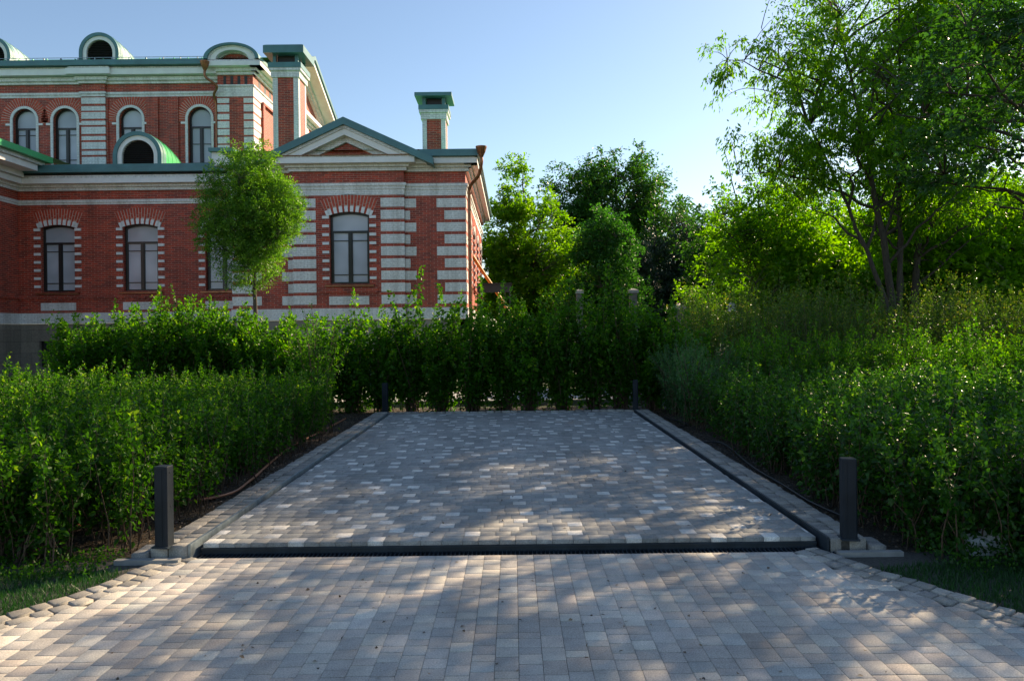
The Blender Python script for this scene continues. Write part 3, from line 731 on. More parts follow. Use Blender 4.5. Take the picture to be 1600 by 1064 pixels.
# --- main block
zm = lambda p: Z(p, YM, 300)
XM0 = -34.0
MO = [(X(a, 200, YM), X(c, 200, YM), zm(256), zm(167.5), 9) for a, c in ((20.5, 57), (83.5, 120.5), (186.5, 222.5), (294, 330.5))]
MO = [(a, c, z0, z1, (c-a)/2) for a, c, z0, z1, _ in MO]
zme = zm(107)
b = MB(fM); wall(b, XM0, XT0, zm(262)-.5, zme, MO, .22)
ztt = Z(101, YT, 370)
b.fr = fT; wall(b, XT0, XT1, 6.5, ztt)
for q in (XT0,): b.fr = lambda a, d, z: (q-d, a, z); b.quad([(YM, 0, 6.5), (YT, 0, 6.5), (YT, 0, ztt), (YM, 0, ztt)])
YB = 48.4; YR = (YT+YB)/2; zpk = at(487, 92, YR).z
b.fr = rside(XT1); wall(b, YT, YB, 6.5, ztt); b.quad([(YT, 0, ztt), (YB, 0, ztt), (YR, 0, zpk-.25)])
b.build('wall', M['red'], bld)
for o in MO: window(fM, o, transom=.34, sill=False, depth=.22, bars=(.17, .84) if o is not MO[3] else (.45,)); round_arch(fM, o)
b = MB(fM)
for o in MO:
    zi = zm(194); b.box(o[0]-.30, o[0]-.115, zi, zi+.09, -.02, .06); b.box(o[1]+.115, o[1]+.30, zi, zi+.09, -.02, .06)
b.build_boxes('impost_block', M['whiteplain'], bld)
for nm, p0, p1, pr, mt in (('string_course', 151, 147.6, .03, 'white'), ('string_course', 147.4, 143.6, .07, 'white'), ('bed_moulding', 131, 127.2, .10, 'white'), ('bed_moulding', 127, 121.5, .20, 'white'),
                           ('cornice', 120.5, 111.5, .45, 'whiteplain'), ('cornice_top', 111.3, 108.3, .38, 'white')):
    b = MB(fM); b.box(XM0, XT0-.0, zm(p0), zm(p1), -.02, pr)
    xp0, xp1 = X(127, 150, YM-.13), X(163.5, 150, YM-.13); b.box(xp0-pr, xp1+pr, zm(p0)+.003, zm(p1)-.003, pr*.5, pr+.13); b.build(nm, M[mt], bld)
b = MB(fM); b.box(xp0, xp1, zm(264), zm(121), -.02, .11); 
for a_, c_ in ((230, 248), (263.5, 279.5)): b.box(X(a_, 200, YM), X(c_, 200, YM), zm(264), zm(151.5), -.02, .07)
b.box(X(163.6, 200, YM)+.02, X(170, 200, YM), zm(264), zm(151.5), -.02, .05); b.build('pilaster', M['red'], bld)
b = MB(fM)
ys = [(152.5, 162), (166, 173), (175.3, 185.5), (188.8, 195), (198, 209), (212.5, 218.5), (222, 232.5), (235.5, 241.5), (245, 262)]
for p1, p0 in ys: b.box(xp0-.012, xp1+.012, zm(p0), zm(p1), .05, .125)
b.build_boxes('quoin', M['white'], bld)
b = MB(fM); b.box(XM0, XT0-.3, zm(107.6), zm(103.2), 0, .62); b.box(XM0, XT0-.3, zm(103), zm(98.5), 0, .54); b.build('eave_gutter', M['teal'], bld)
b = MB(); zrf = zm(98.5)
for y0, y1, z0, z1 in ((YM-.54, YR, zrf, zpk+.1), (YR, YB+.6, zpk+.1, zrf)):
    b.quad([(XM0, y0, z0), (XT1+.9, y0, z0), (XT1+.9, y1, z1), (XM0, y1, z1)])
x = XM0
while x < XT0:
    b.box(x, x+.03, zrf+.02, zrf+.06, YM-.50, YM+.6); x += .62
b.build('roof', M['green'], bld)
b = MB(fM)
x = XM0
while x < XT0-.4: b.box(x, x+.04, zrf, zrf+.09, .46, .50); x += .75
b.box(XM0, XT0-.3, zrf+.09, zrf+.11, .47, .49); b.build('snow_rail', M['galv'], bld)
# end tower
zt2 = lambda p: Z(p, YT, 370)
TR = [(154, 161.5), (164, 175), (178.5, 187), (190, 200.3), (202, 211.5), (214.5, 224.5), (227, 236)]
b = MB(fT)
for i, (p1, p0) in enumerate(TR):
    z0, z1 = zt2(p0), zt2(p1); b.fr = fT; b.box(XT0-.012, X(358.5, 180, YT), z0, z1, -.02, .015); b.box(X(381, 180, YT), XT1+.012, z0, z1, -.02, .015)
    b.fr = rside(XT1); b.box(YT-.01, YT+(1.1 if i % 2 else .95), z0, z1, -.02, .0165)
b.build_boxes('quoin', M['white'], bld)
for nm, p0, p1, pr, mt in (('string_course', 151.5, 136, .02, 'white'), ('string_course', 135.8, 133, .06, 'white'), ('bed_moulding', 118, 113.6, .10, 'white'), ('bed_moulding', 113.4, 108.6, .22, 'white'), ('cornice', 108.2, 101.6, .48, 'whiteplain'), ('cornice_top', 101.4, 98.6, .42, 'white')):
    b = MB(fT); b.box(XT0-pr, XT1+pr, zt2(p0), zt2(p1), -.25, pr); b.fr = rside(XT1)
    b.box(YT-pr+.003, YB, zt2(p0), zt2(p1), -.02, pr+.003); b.build(nm, M[mt], bld)
b = MB(fT)
for k in range(4): xx = X(349+11*k, 126, YT); b.box(xx, xx+.13, zt2(132.6), zt2(119.2), -.02, .004)
b.fr = rside(XT1)
for k in range(3): b.box(YT+.7+.75*k, YT+1.05+.75*k, zt2(132.6), zt2(119.2), -.02, .004)
b.build_boxes('vent_slot', M['black'], bld)
b = MB(rside(XT1))
for y0, y1 in ((YT+1.35, YT+3.0), (YT+3.6, YT+5.4)):
    b.box(y0-.25, y0, 7, zt2(152.5), -.02, .10); b.box(y1, y1+.25, 7, zt2(152.5), -.02, .10); b.box(y0-.25, y1+.25, zt2(152.3), zt2(149), -.02, .12)
b.build('pilaster', M['red'], bld)
# curved pediment of the tower
xc = (X(319.5, 97, YT-.4)+X(406, 97, YT-.4))/2; hwid = (X(406, 97, YT-.4)-X(319.5, 97, YT-.4))/2; zb_ = zt2(98.4); ht = Z(68.5, YT-.4, 363)-zb_
def arcring(k, dz=0): return [(xc+hwid*k*math.cos(t), zb_+ht*k*math.sin(t)*1.0) for t in np.linspace(0, math.pi, 29)]
for nm, k0, k1, d1, mt in (('pediment_roof', .87, 1.0, .56, 'teal'), ('pediment_arch', .80, .868, .46, 'white'), ('pediment_arch', .60, .798, .42, 'whiteplain'), ('pediment_arch', .54, .598, .12, 'white')):
    b = MB(fT); A, B = arcring(k0), arcring(k1)
    b.strip([(p[0], d1, p[1]) for p in A], [(p[0], d1, p[1]) for p in B]); b.strip([(p[0], -1.5, p[1]) for p in A], [(p[0], d1, p[1]) for p in A]); b.strip([(p[0], d1, p[1]) for p in B], [(p[0], -1.5, p[1]) for p in B])
    b.build(nm, M[mt], bld)
b = MB(fT); b.quad([(p[0], .02, p[1]) for p in arcring(.545)]); b.build('tympanum', M['red'], bld)
# side gable raking cornice (sunlit)
def rake(nm, dz, th, pr, mt):
    b = MB(rside(XT1)); sl_ = (zpk-ztt)/(YR-YT)
    for s in (-1, 1):
        L_ = (YR-YT)+(.7 if s > 0 else -1.4); p = [(YR, zpk-dz), (YR+s*L_, zpk-dz-sl_*L_), (YR+s*L_, zpk-dz-th-sl_*L_), (YR, zpk-dz-th)]
        b.prism(p if s < 0 else p[::-1], -.02, pr)
    b.build(nm, M[mt], bld)
rake('roof_verge', -.12, .22, .95, 'teal'); rake('raking_cornice', .103, .26, .86, 'whiteplain'); rake('raking_cornice', .365, .22, .30, 'white'); rake('raking_cornice', .587, .16, .16, 'white')
b = MB(rside(XT1)); b.box(YR-3.2, YR+3.2, zt2(150), zt2(147), -.02, .14); b.box(YR+1.0, YR+1.9, zt2(146), zt2(112), .0, .03); b.build('string_course', M['whiteplain'], bld)
# low parapet strip between left wing and tower
b = MB(fL); b.box(X(333, 240, YL), X(372, 240, YL), Z(241, YL, 350), Z(235.5, YL, 350), -.9, .5); b.build('eave_gutter', M['teal'], bld)
b = MB(fL); b.box(X(336, 240, YL), X(372, 240, YL), Z(258.5, YL, 350), Z(241.3, YL, 350), -.9, .35); b.build('cornice', M['whiteplain'], bld)
# --- chimneys (built into the roof: parts of the mansion)
def chimney(Y, px0, px1, py_base, py_sh, py_cap, py_tb, py_lv, py_rf, py_top, depth, corner, over, hood):
    x0, x1 = X(px0, (py_base+py_sh)/2, Y), X(px1, (py_base+py_sh)/2, Y); z = lambda p: Z(p, Y, (px0+px1)/2); fr = front(Y)
    dp = depth; b = MB(fr); b.box(x0, x1, z(py_base)-1.2, z(py_sh), -dp, 0); ch = b.build('chimney', M['red'], bld)
    b = MB(fr); c = corner
    for a in ((x0-.012, x0+c), (x1-c, x1+.012)):
        b.box(a[0], a[1], z(py_base)-1.2, z(py_sh), -c, .012); b.box(a[0], a[1], z(py_base)-1.2, z(py_sh), -dp-.012, -dp+c)
    b.build('corner_bricks', M['white'], ch)
    h_ = z(py_cap)-z(py_sh); b = MB(fr); o1, o2 = over*.5, over
    b.box(x0-o1, x1+o1, z(py_sh), z(py_sh)+h_*.7, -dp-o1, o1); b.box(x0-o2, x1+o2, z(py_sh)+h_*.7, z(py_cap), -dp-o2, o2); b.build('chimney_cap', M['white'], ch)
    b = MB(fr); o = over*1.15; b.box(x0-o, x1+o, z(py_cap)+.002, z(py_tb), -dp-o, o)
    for a in (x0, x1-.13):
        for d in (0, -dp+.13): b.box(a, a+.13, z(py_tb), z(py_lv), d-.13, d)
    oo = over*2.2
    A = [(x0-oo, oo), (x1+oo, oo), (x1+oo, -dp-oo), (x0-oo, -dp-oo)]
    zr0, zr1 = z(py_lv), z(py_rf); zt = z(py_top)
    b.strip([(p[0], p[1], zr0) for p in A], [(p[0], p[1], zr1) for p in A], closed=True); b.quad([(p[0], p[1], zr0) for p in A[::-1]])
    cxx, cdd = (x0+x1)/2, -dp/2; prev = [(p[0], p[1], zr1) for p in A]
    for f_, g_ in ((.55, .45), (.32, .95), (.30, 1.0)) if hood else ((.9, 1.0),):
        nxt = [(cxx+(p[0]-cxx)*f_, cdd+(p[1]-cdd)*f_, zr1+(zt-zr1)*g_) for p in A]; b.strip(prev, nxt, closed=True); prev = nxt
    b.quad(prev); b.build('chimney_hood', M['teal'], ch)
    b = MB(fr); b.box(x0+.16, x1-.16, z(py_tb)+.01, z(py_lv)-.01, -dp+.16, -.16); b.build('flue', M['black'], ch)
chimney(31.0, 660.5, 696, 232, 187, 172.5, 165.5, 153, 147.5, 141, .95, .17, .13, True)
chimney(32.0, 427, 466.5, 222, 121.5, 107.5, 99.5, 86.5, 75, 73, 1.15, .20, .14, False)
# downpipes with funnels
def downpipe(pts, r=.055, hop=None):
    o = curve_tube('downpipe', pts, r, M['copper'], bld, sides=12)
    x, y, z = hop; b = MB()
    pr = [(-.02, .06), (.02, .075), (.18, .15), (.34, .20), (.38, .205)]
    for (h0, r0), (h1, r1) in zip(pr, pr[1:]):
        b.strip([(x+r0*math.cos(a), y+r0*math.sin(a), z+h0) for a in [k*math.pi/8 for k in range(16)]], [(x+r1*math.cos(a), y+r1*math.sin(a), z+h1) for a in [k*math.pi/8 for k in range(16)]], closed=True, smooth=True)
    b.build('funnel', M['copper'], o)
    return o
px_ = XR+.14; yy = YP-.20; tz = ZTOP
hx = X(752, 240, 27.55)
downpipe([(hx, 27.55, tz-.12), (hx, 27.56, tz-.35), (hx-.12, 27.72, tz-.75), (px_+.05, yy+.02, tz-1.05), (px_, yy+.1, tz-1.35), (px_, yy+.1, tz-2.0), (px_, yy+.1, 4), (px_, yy+.1, .6)], .06, (hx, 27.55, tz-.12))
b = MB()
for zz in (2.7, 3.8, 4.9, 6.0, 6.6): b.box(px_-.075, px_+.075, zz, zz+.03, yy+.02, yy+.22)
b.build('pipe_bracket', M['copper'], bld)
ax = X(320, 105, YM-.75); az = Z(110, YM-.75, 320)
downpipe([(ax, YM-.75, az), (ax+.03, YM-.74, az-.3), (ax+.45, YM-.6, az-.65), (XT0-.12, YM-.35, az-.95), (XT0-.10, YM-.16, az-1.4), (XT0-.10, YM-.14, az-3), (XT0-.10, YM-.14, 7.6)], .055, (ax, YM-.75, az))

# orange brace and black canopy beside the house
t = thing('scaffold_canopy', 'low black canopy beside the corner of the brick house', 'canopy', (at(775, 450, 31).x, 31, 0))
c0, c1 = X(746, 450, 31), X(799, 450, 31); b = MB()
b.box(c0, c1, Z(457, 31, 770), Z(444, 31, 770), 31, 31.05); b.box(c0-.03, c1+.03, Z(444, 31, 770), Z(442.6, 31, 770), 30.9, 32.6); b.build('roof_panel', M['black'], t)
for x_ in (c0+.05, c1-.1):
    b = MB(); b.box(x_, x_+.06, -.05, Z(457, 31, 770), 31.06, 31.12); b.build('leg', M['black'], t)
p0, p1 = at(748, 415, 33), at(797, 492, 33)
t2 = curve_tube('orange_brace', [(p0.x-.5, 33, p0.z+.8), p0, p1, (p1.x+.9, 33, -.05)], .07, M['orange'], None, sides=8)
tag(t2, 'slanting orange steel bar leaning behind the black canopy', 'bar')

# stone gate posts and pale lantern caps among the trees
def gatepost(px, py, wpx, Y, lab):
    p = at(px, py, Y); w2 = wpx/2*Y/F; t = thing('gatepost', lab, 'gatepost', (p.x, Y, 0), 'stone gateposts among the trees')
    b = MB(); b.box(p.x-w2*.8, p.x+w2*.8, -.05, p.z-.14, Y, Y+w2*1.6); b.build('shaft', M['post'], t, .02)
    b = MB(); b.box(p.x-w2*1.1, p.x+w2*1.1, p.z-.14, p.z-.04, Y-w2*.3, Y+w2*1.9); A = [(p.x-w2*1.1, Y-w2*.3), (p.x+w2*1.1, Y-w2*.3), (p.x+w2*1.1, Y+w2*1.9), (p.x-w2*1.1, Y+w2*1.9)]; q = (p.x, Y+w2*.8)
    for i in range(4): j = (i+1) % 4; b.quad([(*A[i], p.z-.04), (*A[j], p.z-.04), (*q, p.z+.03)])
    b.build('cap', M['capstone'], t)
gatepost(905.5, 452.5, 12, 27, 'stone gatepost beside the yellow green lime tree')
gatepost(990, 451.5, 14, 27, 'stone gatepost in front of the dark conifers')
gatepost(1062, 476, 18, 27, 'low stone gatepost right of the dark conifers')
gatepost(1310, 446, 18, 25, 'stone gatepost half hidden under the leaning tree')
p = at(1143, 473, 23); t = thing('garden_lantern', 'small pale garden lantern showing above the rose hedge', 'lantern', (p.x, p.y, 0))
b = MB(); b.box(p.x-.03, p.x+.03, -.05, p.z-.25, p.y-.03, p.y+.03); b.build('pole', M['steel'], t)
b = MB(); A = [(p.x+.16*math.cos(a), p.y+.16*math.sin(a)) for a in [k*math.pi/4 for k in range(8)]]
for i in range(8):
    j = (i+1) % 8; b.quad([(*A[i], p.z-.10), (*A[j], p.z-.10), (p.x, p.y, p.z+.04)]); b.quad([(*A[i], p.z-.13), (*A[j], p.z-.13), (*A[j], p.z-.10), (*A[i], p.z-.10)])
b.build('lamp_cap', M['capstone'], t); b = MB(); b.box(p.x-.09, p.x+.09, p.z-.26, p.z-.13, p.y-.09, p.y+.09); b.build('lamp_body', M['pale'], t)

# ================================================================== PLANTS
def trim_view(P, m=.25):
    return P
def shrub_data(rng, bases, H, spread, nl, Lf, Wf, bare=.15, offr=.12, up=.35, tipstart=.86, Hvar=.12, droop=0.0):
    """upright shoots from the given bases, leaves strung along each; returns stems and leaf arrays"""
    K = len(bases); ang = rng.uniform(0, 2*math.pi, K); sp = spread*np.sqrt(rng.uniform(0, 1, K))
    h = H*(1+rng.normal(0, Hvar, K)) if np.isscalar(H) else H*(1+rng.normal(0, Hvar, K)); h *= 1-.25*(sp/max(spread, 1e-3))**2
    tip = np.stack([np.cos(ang)*sp, np.sin(ang)*sp, h], 1)
    S = 5; t = np.linspace(0, 1, S); bend = rng.normal(0, .03, (K, S, 3)); bend[:, 0] = 0; bend[:, :, 2] = 0
    def pos(tt):  # tt (K,M)
        r = tt**1.5 if True else tt
        return bases[:, None, :]+np.stack([tip[:, 0:1]*r, tip[:, 1:2]*r, tip[:, 2:3]*tt], -1)
    T = np.broadcast_to(t, (K, S)); stem = pos(T)+bend; rad = np.broadcast_to(.0055*(1.15-t)[None], (K, S))*rng.uniform(.6, 1.5, (K, 1))
    tt = bare+(1-bare)*rng.uniform(0, 1, (K, nl))**.8; tt[:, :4] = rng.uniform(.93, 1.0, (K, 4)) if nl > 6 else tt[:, :4]
    P = pos(tt); fade = np.clip(1.15-tt, .12, 1)[..., None]
    off = rng.normal(0, 1, (K, nl, 3)); off = unit(off)*offr*fade*rng.uniform(.1, 1, (K, nl, 1))**.6*rng.uniform(.5, 1.4, (K, 1, 1)); P = P+off
    A = unit(off+rng.normal(0, .02, off.shape))*.9+np.array([0, 0, up-droop])[None, None]+rng.normal(0, .35, off.shape); A[..., 2] += .8*(tt > .9)
    N = rng.normal(0, .6, off.shape)+np.array([0, 0, 1.])
    Ls = Lf*rng.uniform(.6, 1.25, (K, nl))*np.where(tt > .92, .75, 1); Ws = Ls*Wf
    young = rng.uniform(0, 1, (K, 1))
    tint = np.clip(rng.normal(.36, .16, (K, nl))+(young-.5)*.25+np.where(tt > tipstart, .34*rng.uniform(.3, 1.1, (K, nl)), 0), 0, 1)
    f = lambda a: a.reshape(-1, *a.shape[2:])
    return stem, rad, f(P), f(A), f(N), f(Ls), f(Ws), f(tint)
def in_poly(x, y, poly):
    c = np.zeros(len(x), bool); n = len(poly)
    for i in range(n):
        (x0, y0), (x1, y1) = poly[i], poly[(i+1) % n]
        k = ((y0 > y) != (y1 > y)) & (x < (x1-x0)*(y-y0)/(y1-y0+1e-12)+x0); c ^= k
    return c
def hedge(name, label, cat, poly, spacing, per, H, spread, nl, Lf, Wf, mat, seed, six=True, top=None, group=None, **kw):
    rng = np.random.default_rng(seed); P = np.array(poly); x0, y0 = P.min(0); x1, y1 = P.max(0)
    gx, gy = np.meshgrid(np.arange(x0, x1, spacing), np.arange(y0, y1, spacing)); x = gx.ravel()+rng.normal(0, spacing*.25, gx.size); y = gy.ravel()+rng.normal(0, spacing*.25, gx.size)
    k = in_poly(x, y, poly); x, y = x[k], y[k]
    k = (np.abs(x) < y*(830/F)+2.4); x, y = x[k], y[k]       # what stands far outside the view is left out
    n = len(x); hb = H*(1+.10*np.sin(x*1.9+seed)*np.cos(y*1.4)+.07*np.sin(x*4.1+y*3.3)+rng.normal(0, .06, n))
    if top is not None: hb = hb*top(x, y)
    bases = np.repeat(np.stack([x, y, np.full(n, -.03)], 1), per, 0)+np.c_[rng.normal(0, .05, (n*per, 2)), np.zeros(n*per)]
    stem, rad, *L = shrub_data(rng, bases, np.repeat(hb, per), spread, nl, Lf, Wf, **kw)
    t = thing(name, label, cat, (float(x.mean()), float(y.mean()), 0), group)
    tubes('stems', [(stem, rad, 3)], M['stem'], t); leaves('foliage', *L, mat, t, six)
    return t
# low hedges flanking the platform
hedge('hedge', 'low leafy hedge left of the paved platform', 'hedge', [(-2.86, 5.6), (-2.86, 12.6), (-4.4, 13.4), (-12, 14.6), (-12, 5.2), (-3.5, 5.2)], .25, 7, .85, .25, 62, .050, .62, M['l_hedge'], 11, bare=.22, offr=.13, up=.05, Hvar=.16)
hedge('hedge', 'low glossy hedge right of the paved platform', 'hedge', [(2.80, 5.7), (2.95, 12.3), (4.2, 12.8), (12, 12.6), (12, 5.0), (3.3, 4.9)], .25, 7, .86, .28, 60, .053, .66, M['l_hedge2'], 12, bare=.12, offr=.14, up=.05, Hvar=.16)
# second, darker hedge and the wild rose thicket on the right
hedge('hedge', 'darker mid-height hedge behind the glossy low hedge', 'hedge', [(4.0, 13.3), (16, 13.3), (16, 15.6), (4.4, 15.6)],   .34, 9, 1.38, .34, 60, .056, .65, M['l_shrub'], 13, six=False, bare=.15, offr=.16)
hedge('hedge', 'tall wild rose thicket with yellowish tips under the trees', 'hedge', [(3.5, 16.9), (20, 17.4), (20, 20.6), (4.6, 20.6)],   .42, 10, 2.3, .45, 70, .055, .65, M['l_rose'], 14, six=False, bare=.15, offr=.24, Hvar=.13)
def shrub(name, label, x, y, H, spread, nsh, nl, Lf, Wf, mat, seed, group, six=True, **kw):
    rng = np.random.default_rng(seed); bases = np.c_[rng.normal(x, .07, nsh), rng.normal(y, .07, nsh), np.full(nsh, -.03)]
    stem, rad, *L = shrub_data(rng, bases, H, spread, nl, Lf, Wf, **kw); t = thing(name, label, 'shrub', (x, y, 0), group)
    tubes('stems', [(stem, rad*1.6, 4)], M['stem'], t); leaves('foliage', *L, mat, t, six); return t
ORD = ['first', 'second', 'third', 'fourth', 'fifth', 'sixth', 'seventh', 'eighth', 'ninth', 'tenth', 'eleventh', 'twelfth', 'thirteenth']
for i in range(13):
    x = -3.85+i*.60+random.uniform(-.06, .06); y = 15.35+random.uniform(-.12, .12)
    shrub('tall_shrub', f'tall leafy shrub behind the platform, {ORD[i]} from the left in the row', x, y, (random.uniform(1.45, 1.95) if i < 6 else random.uniform(1.6, 1.98)), .66, 44, 140, .074, .78, M['l_shrub'], 50+i, 'row of tall shrubs behind the platform', bare=.20, offr=.32, Hvar=.26, up=.0)
shrub('spindly_shrub', 'loose light green shrub at the far left corner of the platform', -3.55, 13.75, 1.75, .55, 34, 85, .055, .65, M['l_shrub'], 70, None, bare=.15, offr=.2, Hvar=.2)
LBX = [(-9.45, 16.9, 1.80), (-8.75, 17.1, 1.92), (-7.9, 16.8, 2.10), (-7.1, 17.0, 2.22), (-6.3, 16.7, 2.08), (-5.5, 16.6, 1.78), (-4.75, 16.3, 1.72)]
for i, (x, y, h) in enumerate(LBX):
    shrub('broad_shrub', f'broad dense shrub below the brick facade, {ORD[i]} from the left', x, y, h, .85, 70, 150, .08, .75, M['l_shrub'], 80+i, 'broad shrubs in front of the facade', six=False, bare=.1, offr=.32, Hvar=.14, up=.1)
for i, (x, y) in enumerate([(3.05, 12.9), (3.5, 13.7), (3.1, 14.5)]):
    shrub('fine_leaved_shrub', ['fine leaved bluish shrub beside the dark hoses', 'fine leaved bluish shrub right behind the low glossy hedge', 'fine leaved bluish shrub farthest back near the path'][i], x, y, 1.15+.12*i, .62, 60, 190, .034, .7, M['l_spirea'], 95+i, 'fine leaved shrubs right of the platform', six=False, bare=.05, offr=.22)
# grass and ground cover in the front corners
def grass(name, label_kind, poly, n, H, seed, mat, leafy=False, z=-.03):
    rng = np.random.default_rng(seed); P = np.array(poly); x0, y0 = P.min(0); x1, y1 = P.max(0)
    x = rng.uniform(x0, x1, n*2); y = rng.uniform(y0, y1, n*2); k = in_poly(x, y, poly); x, y = x[k][:n], y[k][:n]; m_ = len(x)
    if leafy:
        A = rng.normal(0, .6, (m_, 3))+np.array([0, 0, .5]); hh = rng.uniform(0, H, m_); Pp = np.c_[x, y, z+hh]; L = rng.uniform(.5, 1.2, m_)*.03; W = L*.7
    else:
        A = rng.normal(0, .35, (m_, 3))+np.array([0, 0, 1.]); Pp = np.c_[x, y, np.full(m_, z)]; L = rng.uniform(.5, 1.2, m_)*H; W = np.full(m_, .005)
    N = rng.normal(0, 1, (m_, 3)); o = leaves(name, Pp, A, N, L, W, np.clip(rng.normal(.4, .2, m_), 0, 1), mat, None, False); o['kind'] = 'stuff'; return o
gl = [(edge(LB, y)-.25, y) for y in (5.2, 4.9, 4.5, 4.1, 3.6, 3.0)]+[(-5.5, 3.0), (-6, 4.9), (-2.9, 5.25)]
grr = [(edge(RB, y)+.25, y) for y in (5.1, 4.9, 4.5, 4.1, 3.6, 3.0)]+[(5.2, 3.0), (6, 4.9), (2.9, 5.2)]
sheet('lawn_soil', -16, -2.0, -3, 5.2, -.034, M['soil']); sheet('lawn_soil', 1.9, 16, -3, 5.2, -.034, M['soil'])
grass('lawn_grass', '', gl, 34000, .07, 5, M['grass']); grass('lawn_grass', '', grr, 34000, .07, 6, M['grass'])
grass('ground_cover', '', [(-6, 4.85), (-2.8, 5.0), (-2.8, 5.6), (-6, 5.7)], 5000, .09, 7, M['l_hedge'], True)
grass('ground_cover', '', [(2.85, 4.95), (6, 4.6), (6, 5.7), (2.85, 5.7)], 9000, .12, 8, M['l_hedge2'], True)
# fallen leaves and crumbs of soil on the beds
rng = np.random.default_rng(9); n = 14000; x = rng.uniform(2.6, 3.6, n)*rng.choice([-1, 1], n); y = rng.uniform(5.4, 15, n)
xb, yb = rng.uniform(-4.5, 4.5, 6000), rng.uniform(14.35, 16.6, 6000); x = np.r_[x, xb]; y = np.r_[y, yb]; n = len(x); zz = rng.uniform(-.028, .0, n)
k = 420; x = np.r_[x, rng.uniform(-2.2, 2.1, k), rng.uniform(-2.2, 2.0, 160)]; y = np.r_[y, rng.uniform(5.7, 14, k), rng.uniform(2.5, 5.3, 160)]; zz = np.r_[zz, np.full(k, .073), np.full(160, .003)]; n = len(x)
o = leaves('leaf_litter', np.c_[x, y, zz], rng.normal(0, 1, (n, 3))*[1, 1, .3], rng.normal(0, .4, (n, 3))+[0, 0, 1], rng.uniform(.012, .035, n), rng.uniform(.008, .022, n), rng.uniform(0, 1, n), leafmat('dry_leaf', (.035, .022, .014), (.15, .095, .055), (.22, .16, .10), trans=.05), None, False)
o['kind'] = 'stuff'
# hoses
h = [ground(48, 868, .0), ground(110, 832), ground(169, 796), ground(250, 790, 0), ground(352, 775), ground(390, 753), ground(425, 722), ground(458, 697), ground(500, 676), ground(540, 655)]
o = curve_tube('irrigation_hose', [(p.x, p.y, .012) for p in h], .014, M['hose']); tag(o, 'orange brown irrigation hose lying along the left hedge', 'hose')
h = [ground(1035, 652), ground(1075, 664), ground(1052, 672), ground(1090, 690), ground(1130, 694), ground(1175, 730), ground(1225, 760), ground(1265, 785), ground(1325, 812)]
o = curve_tube('irrigation_hose', [(p.x, p.y, .010) for p in h], .011, M['blackhose']); tag(o, 'black irrigation hose winding along the right kerb', 'hose')
# pale rock in the ground cover
p = ground(1537, 858); rng = np.random.default_rng(2); V = []; b = MB()
import bmesh
bm = bmesh.new(); bmesh.ops.create_icosphere(bm, subdivisions=3, radius=1)
for v in bm.verts:
    c = v.co; k = 1+.18*math.sin(c.x*4+1)*math.cos(c.y*5)+.12*math.sin(c.z*7+c.x*3)+random.uniform(-.04, .04); v.co = Vector((c.x*.17*k, c.y*.12*k, max(c.z, -.3)*.11*k))
me = bpy.data.meshes.new('rock'); bm.to_mesh(me); bm.free(); me.materials.append(M['pale']); o = link(bpy.data.objects.new('rock', me)); o.location = (p.x, p.y, .02)
tag(o, 'pale rock half hidden in ground cover right of the platform', 'rock')

